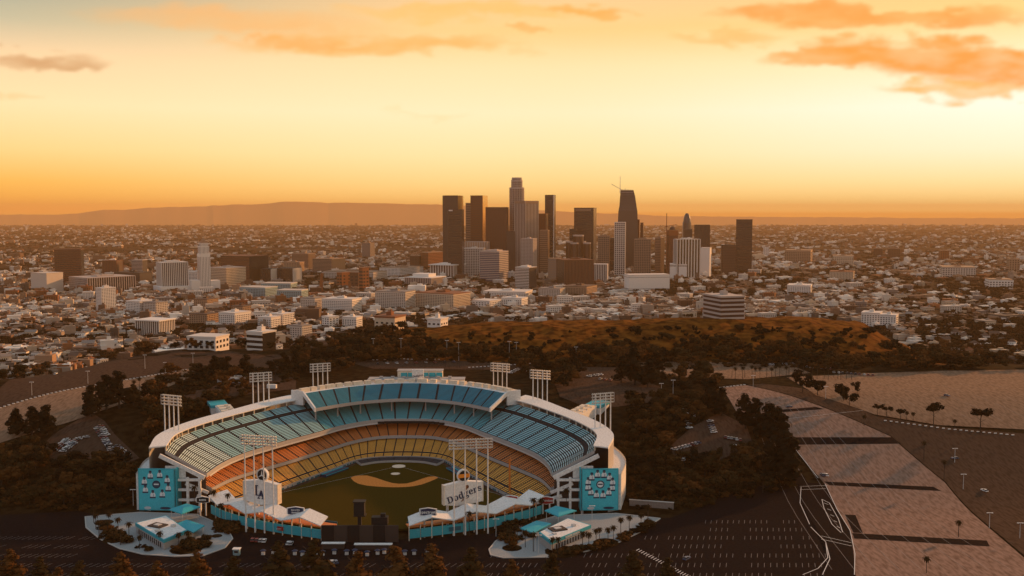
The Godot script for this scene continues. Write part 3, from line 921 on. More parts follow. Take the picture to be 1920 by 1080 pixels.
func outfield() -> void:
	var spots := [["left", -0.80], ["mid", -0.50], ["back", -0.30], ["back", 0.30], ["mid", 0.47], ["left", 0.77]]
	var words := ["light tower on the roof rim beside the first base corner terrace", "light tower rising behind the first base reserve seats", "light tower behind the first base end of the top deck", "light tower behind the third base end of the top deck", "light tower rising behind the third base reserve seats", "light tower on the roof rim beside the third base corner terrace"]
	for i in 6:
		var s: float = spots[i][1]
		var p := cv(OUTER, s)
		light_tower(words[i], HOME + Vector3(p.x * 0.985, 0, p.y), clampf(wrapf(facing(p), -PI / 2, PI / 2), -0.42, 0.42), [-5.2, -1.75, 1.75, 5.2], 30.0, 49.0, 5.4, 14.5)
	light_tower("tall four pole light tower beside the right field video board", HOME + Vector3(-55, 0, 134), facing(Vector2(-55, 134)) * 0.5, [-7.6, -2.6, 2.6, 7.6], -0.5, 45.0, 4.4, 19.5)
	light_tower("tall four pole light tower beside the left field video board", HOME + Vector3(51.5, 0, 137), facing(Vector2(51, 137)) * 0.5, [-8.6, -2.9, 2.9, 8.6], -0.5, 44.0, 4.4, 22.0)
	# video boards
	for sg in [-1.0, 1.0]:
		var d := 634.0 - 120.0
		var pos := HOME + Vector3(-57 if sg < 0 else 46.5, 0, 120)
		var right: bool = sg > 0
		var o := thing("video_board", "white hexagonal video board with blue script and a round orange sign on top" if right else "white hexagonal video board with dark monogram and a three pointed star on top", "video board", pos, 0.40 * sg, "video boards")
		var cy := hgt(922 if not right else 924, d)
		var b := hexa(10.6, 5.0, 1.5, 1.5)
		var bo := part("casing", b, M.white, o)
		bo.position = Vector3(0, cy, 0)
		var tr := MB.new()
		for q in [[-10.6, 0.0, 0.4, 10.0], [10.6, 0.0, 0.4, 10.0]]: tr.slab(Vector3(q[0], cy, 0), Vector3(0.5, 10.4, 3.4))
		part("edge_trim", tr, M.cream, o)
		for x in [-8.2, -3.0, 3.0, 8.2]:
			var pm := MB.new()
			pm.slab(Vector3(x, (cy - 4.0) * 0.5 - 0.3, -0.4), Vector3(1.1, cy - 4.0, 1.1))
			part("post", pm, M.white, o)
		var em := Node3D.new()
		em.name = "emblem"
		o.add_child(em)
		em.position = Vector3(-0.6 if not right else 0.3, cy, 1.62)
		if right:
			script_word(em, "Dodgers", Vector3(0, -0.3, 0), 4.7, M.navy, 0.28)
			var ball := MB.new()
			ball.tube(Vector3(1.6, 3.4, 0), Vector3(1.6, 3.4, 0.12), 0.95, 0.95, 16)
			for k in 4: ball.bar(Vector3(0.2 + k * 0.3, 1.7, 0.06), Vector3(1.15 + k * 0.2, 2.6, 0.06), 0.10)
			for k in 4: ball.bar(Vector3(-1.6 + k * 0.35, -4.3 + k * 0.2, 0.06), Vector3(-0.9 + k * 0.3, -2.2, 0.06), 0.10)
			part("ball_mark", ball, M.fin_rust, em)
		else:
			script_word(em, "L", Vector3(-1.1, 0.8, 0), 7.6, M.navy, 0.0)
			script_word(em, "A", Vector3(1.0, -1.2, 0.02), 6.2, M.navy, 0.0)
		# round sign on top
		var rs := Node3D.new()
		rs.name = "round_sign"
		o.add_child(rs)
		rs.position = Vector3(0.6 if not right else 0.4, cy + 9.0, 0)
		var disc := MB.new()
		disc.tube(Vector3(0, 0, -0.8), Vector3(0, 0, 0.8), 3.4, 3.4, 32)
		part("drum", disc, M.white, rs)
		var face := MB.new()
		face.tube(Vector3(0, 0, 0.8), Vector3(0, 0, 0.9), 2.75, 2.75, 32)
		part("face", face, M.black, rs)
		var mk := MB.new()
		if right:
			mk.slab(Vector3(0, 0.1, 1.0), Vector3(6.2, 1.9, 0.2))
			part("orange_band", mk, M.orange_paint, rs)
		else:
			for k in 3:
				var a := PI / 2 + TAU * k / 3.0
				mk.tube(Vector3(0, 0, 0.98), Vector3(cos(a) * 2.5, sin(a) * 2.5, 0.98), 0.42, 0.08, 4)
			part("star", mk, M.white, rs)
	# hexagonal advertising signs on pairs of posts
	for e in [
		[555, 958, 1000, 13.0, "navy", "Security\nBenefit", "dark blue hexagonal sign on two white posts left of the black screen", 0.7],
		[803, 960, 1006, 13.0, "navy", "Spectrum", "dark blue hexagonal sign with one white word on two posts", 1.15],
		[957, 936, 968, 12.0, "red", "State Farm", "red hexagonal sign with white lettering beside the left field roof", 0.9],
		[1024, 938, 962, 12.0, "red", "Budweiser", "red sign with white script before the third base end frame", 1.0],
		[381, 937, 965, 10.5, "black", "", "black and white oval sign before the first base end frame", 1.0],
		[433, 936, 962, 6.0, "red", "76", "small red sign at the first base end of the pavilion roof", 1.6]]:
		var g := at_h(e[0], e[2], 0.0)
		var d := -g.z
		var cy := hgt(e[1], d)
		var hw: float = (14.5 if e[3] > 12.5 else 13.0 if e[3] > 11.5 else 11.0 if e[3] > 8 else 5.5) * d / F
		var o := thing("hexagonal_sign", e[6], "sign", Vector3(g.x, 0, g.z), 0.0, "hexagonal advertising signs")
		var h := hexa(hw, hw * 0.36, hw * 0.16, 0.35, 1.16)
		part("frame", h, M.white, o).position.y = cy
		var f := hexa(hw, hw * 0.36, hw * 0.16, 0.5, 1.0)
		part("face", f, M[e[4]], o).position.y = cy
		if e[5]: script_word(o, e[5], Vector3(0, cy, 0.6), hw * 0.42 * e[7], M.white, 0.0, e[5] == "Budweiser")
		else:
			var k := MB.new()
			for i in 5: k.slab(Vector3(-hw * 0.5 + i * hw * 0.25, cy, 0.6), Vector3(hw * 0.16, hw * 0.3, 0.1))
			part("white_marks", k, M.white, o)
		for x in [-0.5, 0.5]:
			var pm := MB.new()
			pm.tube(Vector3(x * hw, -0.5, 0), Vector3(x * hw, cy - hw * 0.3, 0), 0.42, 0.42, 8)
			part("post", pm, M.white, o)
	# outfield pavilions under folded roofs
	for sg in [-1.0, 1.0]:
		var nm: String = ["right field", "left field"][int(sg > 0)]
		var o := thing("outfield_pavilion", "low teal walled %s pavilion under a folded white roof" % nm, "pavilion", HOME, 0.0, "outfield pavilions")
		var line := [Vector2(21.5, 147), Vector2(34, 142), Vector2(46, 137), Vector2(58, 130.5), Vector2(70, 122.5), Vector2(80, 114), Vector2(88, 105)]
		var w := MB.new()
		var r := MB.new()
		var ps := MB.new()
		var seats := MB.new()
		var fn := MB.new()
		var cut := 14
		for i in cut:
			var a := poly_at(line, float(i) / cut)
			var b := poly_at(line, float(i + 1) / cut)
			var inward := (Vector2(0, 20) - a).normalized()
			var inb := (Vector2(0, 20) - b).normalized()
			var a3 := Vector3(a.x * sg, 0, a.y)
			var b3 := Vector3(b.x * sg, 0, b.y)
			var ia := Vector3(inward.x * sg, 0, inward.y)
			var ib := Vector3(inb.x * sg, 0, inb.y)
			var mid := (a3 + b3) * 0.5
			var len := a3.distance_to(b3)
			var ang := atan2(-(b3 - a3).z, (b3 - a3).x)
			w.slab(mid + Vector3(0, 3.4, 0), Vector3(len + 0.05, 4.4, 0.5), Basis(Vector3.UP, ang))
			ps.slab(a3 + Vector3(0, 3.7, 0), Vector3(0.4, 7.9, 0.5), Basis(Vector3.UP, ang))
			fn.slab(mid + ia * 24 + Vector3(0, 1.1, 0), Vector3(len * 0.86, 2.2, 0.4), Basis(Vector3.UP, ang))
			for k in 8:
				var q := mid + (ia + ib) * 0.5 * (4.0 + k * 2.4)
				seats.slab(q + Vector3(0, 5.6 - k * 0.55, 0), Vector3(len * 0.9, 0.6, 1.1), Basis(Vector3.UP, ang))
			if i % 2 == 0 and i < 13:
				# folded plate: ridge and valley take turns
				var j := i / 2
				b = poly_at(line, float(i + 2) / cut)
				inb = (Vector2(0, 20) - b).normalized()
				b3 = Vector3(b.x * sg, 0, b.y)
				ib = Vector3(inb.x * sg, 0, inb.y)
				var ya := 7.8 + (2.9 if j % 2 else 0.0)
				var yb := 7.8 + (0.0 if j % 2 else 2.9)
				var o0 := a3 - ia * 1.5 + Vector3(0, ya, 0)
				var o1 := b3 - ib * 1.5 + Vector3(0, yb, 0)
				var i0 := a3 + ia * 9.5 + Vector3(0, ya + 1.2, 0)
				var i1 := b3 + ib * 9.5 + Vector3(0, yb + 1.2, 0)
				var t := Vector3(0, 0.45, 0)
				if sg > 0:
					r.quad(o0 + t, o1 + t, i1 + t, i0 + t); r.quad(o0, i0, i1, o1); r.quad(o0, o1, o1 + t, o0 + t); r.quad(i1, i0, i0 + t, i1 + t)
				else:
					r.quad(o1 + t, o0 + t, i0 + t, i1 + t); r.quad(o1, i1, i0, o0); r.quad(o1, o0, o0 + t, o1 + t); r.quad(i0, i1, i1 + t, i0 + t)
		part("back_wall", w, M.teal, o)
		part("field_fence", fn, M.teal_dark, o)
		part("roof", r, M.white, o)
		part("posts", ps, M.cream, o)
		part("benches", seats, M.seat_orange, o)
		var ad := MB.new()
		var q := poly_at(line, 0.30)
		ad.slab(Vector3(q.x * sg, 3.6, q.y + 0.75), Vector3(6.0 if sg > 0 else 3.6, 2.0, 0.2), Basis(Vector3.UP, 0.38 * sg))
		part("wall_sign", ad, M.teal_dark if sg > 0 else M.red, o)
		if sg < 0: script_word(o, "Coca-Cola", Vector3(q.x * sg, 3.6, q.y + 1.0), 0.8, M.white, 0.0)
	var eye := thing("batters_eye_screen", "wide black panelled screen standing at centre field", "screen", HOME + Vector3(-2.4, 0, 148.5))
	for i in 6:
		var b := MB.new()
		b.slab(Vector3(-15.6 + i * 6.24, 4.1, 0.12 * (i % 2)), Vector3(6.1, 8.6, 0.5))
		part("panel", b, M.w_dark if i % 2 else M.black, eye)
	var fr := MB.new()
	for i in 7: fr.slab(Vector3(-18.7 + i * 6.24, 4.0, 0.4), Vector3(0.3, 8.8, 0.3))
	part("frame_posts", fr, M.w_dark, eye)
	var hut := thing("camera_hut", "black camera hut on a post above the centre field screen", "hut", HOME + Vector3(-3.6, 0, 141))
	var hp := MB.new()
	hp.slab(Vector3(0, 5, 0), Vector3(1.8, 12, 1.8))
	part("post", hp, M.black, hut)
	var hb := MB.new()
	hb.slab(Vector3(0, 14.6, 0), Vector3(5.2, 6.4, 4.0)); hb.slab(Vector3(0, 18.2, 0), Vector3(6.0, 0.5, 4.6)); hb.slab(Vector3(0.2, 11.2, 0), Vector3(6.0, 0.4, 4.6))
	part("cabin", hb, M.black, hut)
	var plat := thing("camera_platform", "low black camera platform beside the hut on its post", "platform", HOME + Vector3(6.6, 0, 142))
	var pb := MB.new()
	pb.slab(Vector3(0, 9.0, 0), Vector3(8.0, 3.6, 4)); pb.slab(Vector3(1.6, 11.6, 0), Vector3(2.4, 1.6, 2)); pb.slab(Vector3(0, 3.6, 0), Vector3(7, 7.4, 0.5))
	part("deck", pb, M.black, plat)
	for sg in [-1.0, 1.0]:
		var fp := thing("foul_pole", "thin orange foul pole at the %s corner" % ["right field", "left field"][int(sg > 0)], "pole", HOME + Vector3(71 * sg, 0, 71))
		var b := MB.new()
		b.tube(Vector3(0, 0, 0), Vector3(0, 23, 0), 0.22, 0.18, 8)
		b.slab(Vector3(-0.5 * sg, 13, 0), Vector3(0.7, 18, 0.1)); b.slab(Vector3(0, 21.5, 0), Vector3(2.2, 0.3, 0.3))
		part("pole", b, M.seat_orange, fp)

func poly_at(l: Array, f: float) -> Vector2:
	var k := l.size() - 1
	var t := clampf(f, 0, 1) * k
	var i := mini(int(t), k - 1)
	return l[i].lerp(l[i + 1], t - i)

func banner_picture(ring: bool) -> ImageTexture:      # printed fabric: small white figures with dark name plates round a badge
	var w := 256
	var h := 320
	var im := Image.create_empty(w, h, false, Image.FORMAT_RGBA8)
	im.fill(lin(0.035, 0.42, 0.51))
	for y in 40:
		for x in 56:
			if rng.randf() < 0.35: im.fill_rect(Rect2i(x * 5, y * 8, 5, 8), lin(0.045, 0.47, 0.56))
	var dark := lin(0.01, 0.03, 0.07)
	var skin := lin(0.08, 0.09, 0.10)
	var pale := lin(0.62, 0.68, 0.70)
	var n := 12 if ring else 8
	for i in n:
		var a := TAU * i / n + 0.3
		var c := Vector2(128, 118) + Vector2(cos(a) * 92, sin(a) * 84)
		blob(im, c + Vector2(0, 6), Vector2(19, 24), pale)
		blob(im, c + Vector2(-11, 8), Vector2(8, 18), pale)
		blob(im, c + Vector2(0, -22), Vector2(10, 12), skin)
		blob(im, c + Vector2(0, -29), Vector2(11, 7), dark)
		blob(im, c + Vector2(4, 6), Vector2(4, 12), lin(0.3, 0.36, 0.4))
		im.fill_rect(Rect2i(int(c.x) - 22, int(c.y) + 19, 44, 12), dark)
	blob(im, Vector2(128, 118), Vector2(30, 32), dark)
	blob(im, Vector2(128, 118), Vector2(22, 23), pale if ring else lin(0.02, 0.06, 0.10))
	im.fill_rect(Rect2i(110, 112, 36, 10), dark if ring else pale)
	blob(im, Vector2(60, 306), Vector2(26, 12), lin(0.5, 0.55, 0.58))
	blob(im, Vector2(190, 306), Vector2(40, 10), dark)
	return ImageTexture.create_from_image(im)
func blob(im: Image, c: Vector2, r: Vector2, col: Color) -> void:
	for y in range(int(c.y - r.y), int(c.y + r.y) + 1):
		for x in range(int(c.x - r.x), int(c.x + r.x) + 1):
			if x >= 0 and y >= 0 and x < im.get_width() and y < im.get_height():
				var q := Vector2((x - c.x) / r.x, (y - c.y) / r.y)
				if q.length_squared() <= 1.0: im.set_pixel(x, y, col)

func plazas() -> void:
	# banners hung on the end walls
	for sg in [-1.0, 1.0]:
		var right: bool = sg > 0
		var o := thing("mural_banner", "teal banner with a ring of printed white figures round a pale badge" if right else "teal banner with two rows of printed white figures round a dark badge", "banner", HOME + Vector3(119.5 * sg, 0, 97.6), 0.05 * sg, "banners on the stadium end walls")
		var m := mat("banner_print_%s" % ("ring" if right else "rows"), 1, 1, 1, 0.7)
		m.albedo_texture = banner_picture(right)
		var w := 19.0
		var b := MB.new()
		b.quv(Vector3(-w / 2, 1.0, 0.3), Vector3(w / 2, 1.0, 0.3), Vector3(w / 2, 23.0, 0.3), Vector3(-w / 2, 23.0, 0.3))
		part("print", b, m, o)
		var f := MB.new()
		f.slab(Vector3(0, 12.0, -0.4), Vector3(w + 0.8, 22.8, 1.2))
		f.slab(Vector3(-w / 2 * sg - 1.0 * sg, 12.0, -5), Vector3(0.6, 23, 9))
		part("backing", f, M.teal, o)
		# paved islands
		var isl: Array = [[-154, 108], [-146, 126], [-131, 145], [-116, 159], [-102, 167], [-86, 170], [-73, 169], [-66, 158], [-66, 144], [-74, 126], [-96, 104], [-128, 100]] if not right else [[61, 160], [62, 168], [68, 172], [89, 171], [107, 163], [124, 150], [138, 132], [150, 111], [128, 102], [96, 106], [76, 124], [64, 148]]
		var pp := PackedVector2Array(isl.map(func(q): return Vector2(q[0], q[1])))
		var pv := MB.new()
		pv.prism(pp, -0.5, 0.22)
		var po := ground_part("pavement", pv, M.paving)
		po.position = HOME
		var kb := MB.new()
		for i in isl.size():
			var a := pp[i]
			var c := pp[(i + 1) % isl.size()]
			kb.bar(Vector3(a.x, 0.2, a.y), Vector3(c.x, 0.2, c.y), 0.5, 0.5)
		part("kerb", kb, M.kerb, po)
		# planting beds
		var beds := MB.new()
		for q in ([[-140, 118, 9, 4], [-124, 146, 10, 4], [-84, 160, 14, 5], [-75, 140, 5, 12]] if not right else [[72, 158, 9, 9], [96, 163, 16, 4.5], [118, 150, 12, 4], [134, 130, 4, 14]]):
			beds.tube(Vector3(q[0], 0.2, q[1]), Vector3(q[0], 0.5, q[1]), q[2] * 0.55, q[2] * 0.5, 10)
		part("planting_bed", beds, M.brush, po)
		# the plaza shop
		var rf: Array = [[255, 981], [311, 967], [350, 994], [307, 1012]] if not right else [[1012, 998], [1065, 972], [1107, 985], [1034, 1015]]
		var hh := 5.2
		var cs := PackedVector2Array()
		for q in rf:
			var g := at_h(q[0], q[1], hh)
			cs.append(Vector2(g.x, g.z))
		var c0 := (cs[0] + cs[1] + cs[2] + cs[3]) * 0.25
		var sh := thing("plaza_shop", "flat roofed white and teal shop on the %s" % ["paved island under the first base banner", "paved third base island"][int(right)], "building", Vector3(c0.x, 0.2, c0.y))
		for i in 4: cs[i] -= c0
		var wl := MB.new()
		wl.prism(cs, -0.4, hh - 1.5)
		part("walls", wl, M.concrete, sh)
		var bd := PackedVector2Array()
		for q in cs: bd.append(q * 1.03)
		var fb := MB.new()
		fb.prism(bd, hh - 1.7, hh - 0.1)
		part("fascia_band", fb, M.teal, sh)
		var rp := PackedVector2Array()
		for q in cs: rp.append(q * 0.97)
		var rr := MB.new()
		rr.prism(rp, hh - 0.2, hh)
		part("roof", rr, M.white, sh)
		var ru := MB.new()
		for q in [[-0.1, 0.1, 3.4, 0.9, 2.6], [0.25, -0.15, 1.8, 1.2, 1.8], [-0.3, -0.1, 1.6, 0.7, 2.2]]: ru.slab(cs_point(cs, q[0], q[1], hh + q[3] * 0.5), Vector3(q[2], q[3], q[4]), Basis(Vector3.UP, 0.5 * sg))
		part("roof_units", ru, M.steel, sh)
		var up := MB.new()
		up.slab(cs_point(cs, -0.1, 0.1, hh + 0.3), Vector3(8.0, 0.6, 6.0), Basis(Vector3.UP, 0.45 * sg))
		part("roof_well", up, M.w_dark, sh)
		var win := MB.new()
		var e0: Vector2 = cs[3] if right else cs[0]
		var e1: Vector2 = cs[2] if right else cs[3]
		for i in 12:
			var q := e0.lerp(e1, 0.12 + 0.07 * i)
			var nn := (e1 - e0).normalized()
			win.slab(Vector3(q.x, 1.6, q.y) * 1.0 + Vector3(-nn.y, 0, nn.x) * 0.12, Vector3(0.75, 2.4, 0.3), Basis(Vector3.UP, atan2(-nn.y, nn.x)))
		part("windows", win, M.glass, sh)
		if right:
			var nn := (e1 - e0).normalized()
			var tm := e0.lerp(e1, 0.52) * 1.035
			var hold := Node3D.new()
			hold.name = "shop_sign"
			sh.add_child(hold)
			hold.position = Vector3(tm.x, hh - 0.95, tm.y) + Vector3(-nn.y, 0, nn.x) * 0.15
			hold.rotation.y = atan2(-nn.y, nn.x)
			script_word(hold, "DODGER STADIUM", Vector3.ZERO, 1.35, M.white, 0.0, false)
		# a hipped shade canopy and a flat one
		var ca: Array = [[317, 955], [350, 944], [375, 950], [341, 963]] if not right else [[1021, 957], [1042, 948], [1081, 957], [1047, 968]]
		canopy("shade_canopy", "hipped teal shade canopy beside the %s plaza shop" % ["first base", "third base"][int(right)], ca, 7.0, 1.6)
		var cb: Array = [[328, 983], [350, 974], [384, 985], [362, 998]] if not right else [[975, 990], [1006, 976], [1034, 981], [1000, 999]]
		canopy("shade_canopy", "flat teal shade canopy along the %s plaza shop" % ["first base", "third base"][int(right)], cb, 4.0, 0.3)

func cs_point(c: PackedVector2Array, u: float, v: float, y: float) -> Vector3:
	var p := (c[1] + c[2] - c[0] - c[3]) * 0.5 * u + (c[0] + c[1] - c[2] - c[3]) * 0.5 * v
	return Vector3(p.x, y, p.y)
func canopy(called: String, label: String, px: Array, h: float, rise: float) -> void:
	var cs := []
	var c0 := Vector3.ZERO
	for q in px:
		var g := at_h(q[0], q[1], h)
		cs.append(g); c0 += g * 0.25
	var o := thing(called, label, "canopy", Vector3(c0.x, 0, c0.z))
	var b := MB.new()
	var off := Vector3(c0.x, 0, c0.z)
	for i in 4:
		var a: Vector3 = cs[i] - off
		var c: Vector3 = cs[(i + 1) % 4] - off
		var ra := a * 0.28 + Vector3(0, rise + h * 0.72, 0)
		var rc := c * 0.28 + Vector3(0, rise + h * 0.72, 0)
		b.quad(c, a, ra, rc)
		b.quad(a, c, c - Vector3(0, 0.5, 0), a - Vector3(0, 0.5, 0))
		b.tri(rc, ra, Vector3(0, rise + h, 0))
	part("roof", b, M.teal, o)
	for i in 4:
		var p := MB.new()
		var a: Vector3 = (cs[i] - off) * 0.86
		p.tube(Vector3(a.x, 0, a.z), Vector3(a.x, h - 0.1, a.z), 0.18, 0.18, 6)
		part("post", p, M.steel, o)

# ---------- buildings: a corner seen at pixel xc, the front and one side from x0 to x1, roof line at pixel ytop, at distance d ----------
func frame_of(x0: float, xc: float, x1: float, ytop: float, d: float, a: float, dep: float) -> Dictionary:
	if d < 700.0: d = -on_ground((x0 + x1) * 0.5, d).z      # given as the pixel row of its foot
	elif d > 3000.0: d *= 1.14
	var r := deg_to_rad(a)
	var h := hgt(ytop, d)
	var s := d / F
	var w: float
	var left := a < 0
	if left:
		w = (x1 - xc) * s / cos(r)
		if xc > x0: dep = (xc - x0) * s / absf(sin(r))
	else:
		w = (xc - x0) * s / cos(r)
		if x1 > xc: dep = (x1 - xc) * s / absf(sin(r))
	var c := Vector3(wx(xc, d, h), 0, -d)
	var ex := Vector3(cos(r), 0, sin(r))
	var ez := Vector3(-sin(r), 0, cos(r))
	c += ex * w * (0.5 if left else -0.5) - ez * dep * 0.5
	c.y = T(c.x, c.z)
	return {"at": c, "w": w, "dep": dep, "h": h - c.y, "turn": -r}

func dress(o: Node3D, w: float, dep: float, y0: float, h: float, core: String, trim: String, style: String, step: float, floor_h := 4.0) -> void:
	var b := MB.new()
	b.slab(Vector3(0, (y0 + h) * 0.5, 0), Vector3(w, h - y0, dep))
	part("walls" if style in ["punch", "plain"] else "glass_shaft", b, M[core], o)
	var t := MB.new()
	var sleek := core.begins_with("g_")      # curtain walls: trim stands proud of the broad faces only, the flanks are sheer glass
	if style in ["bands", "grid"]:
		var bh := floor_h * (0.45 if style == "bands" else 0.3)
		var y := y0 + floor_h
		while y < h - 0.5:
			t.slab(Vector3(0, y, 0), Vector3(w - 0.2 if sleek else w + 0.9, bh, dep + 0.9))
			y += floor_h
	if style in ["fins", "grid"]:
		var fw := step * (0.42 if style == "fins" else 0.34)
		var k := maxi(2, int(w / step))
		for i in k + 1:
			for s in [-1, 1]: t.slab(Vector3(-w / 2 + w * i / k, (y0 + h) * 0.5, s * dep / 2), Vector3(fw, h - y0, 1.3))
		k = maxi(2, int(dep / step)) if not sleek or trim != "fin_dark" and trim != "fin_rust" else -1
		for i in k + 1:
			for s in [-1, 1]: t.slab(Vector3(s * w / 2, (y0 + h) * 0.5, -dep / 2 + dep * i / k), Vector3(1.3, h - y0, fw))
	if style == "punch":
		var g := MB.new()
		var rows := maxi(1, int((h - maxf(y0, 0.0) - 1.0) / floor_h))
		var kx := maxi(2, int(w / step))
		var kz := maxi(2, int(dep / step))
		for r in rows:
			var y := maxf(y0, 0.0) + 0.9 + floor_h * (r + 0.42)
			for i in kx: g.slab(Vector3(-w / 2 + w * (i + 0.5) / kx, y, dep / 2), Vector3(step * 0.55, floor_h * 0.5, 0.3))
			for i in kz:
				for s in [-1, 1]: g.slab(Vector3(s * w / 2, y, -dep / 2 + dep * (i + 0.5) / kz), Vector3(0.3, floor_h * 0.5, step * 0.55))
		part("windows", g, M.glass, o).set_meta("kind", "stuff")
	var cap := MB.new()
	cap.slab(Vector3(0, h + 0.5, 0), Vector3(w + 1.2, 1.6, dep + 1.2))
	if t.v.size(): part({"bands": "spandrels", "fins": "fins", "grid": "facade_grid"}[style], t, M[trim], o)
	part("parapet", cap, M[trim], o)

func penthouse(o: Node3D, w: float, dep: float, h: float, key: String, x := 0.0) -> void:
	var b := MB.new()
	b.slab(Vector3(x, h + 2.8, 0), Vector3(w, 4.6, dep))
	b.slab(Vector3(x + w * 0.2, h + 6.0, 0), Vector3(w * 0.25, 2.4, dep * 0.3))
	part("penthouse", b, M[key], o)

func block(called: String, label: String, cat: String, e: Array, core: String, trim: String, style: String, step: float, floor_h := 4.0, top := 0.5, dep := 30.0, group := "") -> Node3D:
	var f := frame_of(e[0], e[1], e[2], e[3], e[4], e[5], dep)
	var o := thing(called, label, cat, f.at, f.turn, group)
	dress(o, f.w, f.dep, -4.0, f.h, core, trim, style, step, floor_h)
	if top > 0.0: penthouse(o, f.w * top, f.dep * top, f.h, trim)
	if f.h < 5.0: print(label, f)
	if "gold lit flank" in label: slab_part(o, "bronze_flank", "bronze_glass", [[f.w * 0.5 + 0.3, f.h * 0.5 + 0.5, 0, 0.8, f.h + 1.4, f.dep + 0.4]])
	o.set_meta("w", f.w); o.set_meta("d", f.dep); o.set_meta("h", f.h)
	claim(f.at, maxf(f.w, f.dep) * 0.6)
	return o

func claim(p: Vector3, r: float) -> void:
	var k := int(r / 20.0)
	for i in range(-k, k + 1):
		for j in range(-k, k + 1): taken[Vector2i(roundi(p.x / 20.0) + i, roundi(p.z / 20.0) + j)] = true
func free_spot(p: Vector3, r: float) -> bool:
	var k := int(r / 20.0)
	for i in range(-k, k + 1):
		for j in range(-k, k + 1):
			if taken.has(Vector2i(roundi(p.x / 20.0) + i, roundi(p.z / 20.0) + j)): return false
	return true

func slab_part(o: Node3D, called: String, key: String, boxes: Array) -> void:
	var b := MB.new()
	for q in boxes: b.slab(Vector3(q[0], q[1], q[2]), Vector3(q[3], q[4], q[5]))
	part(called, b, M[key], o)

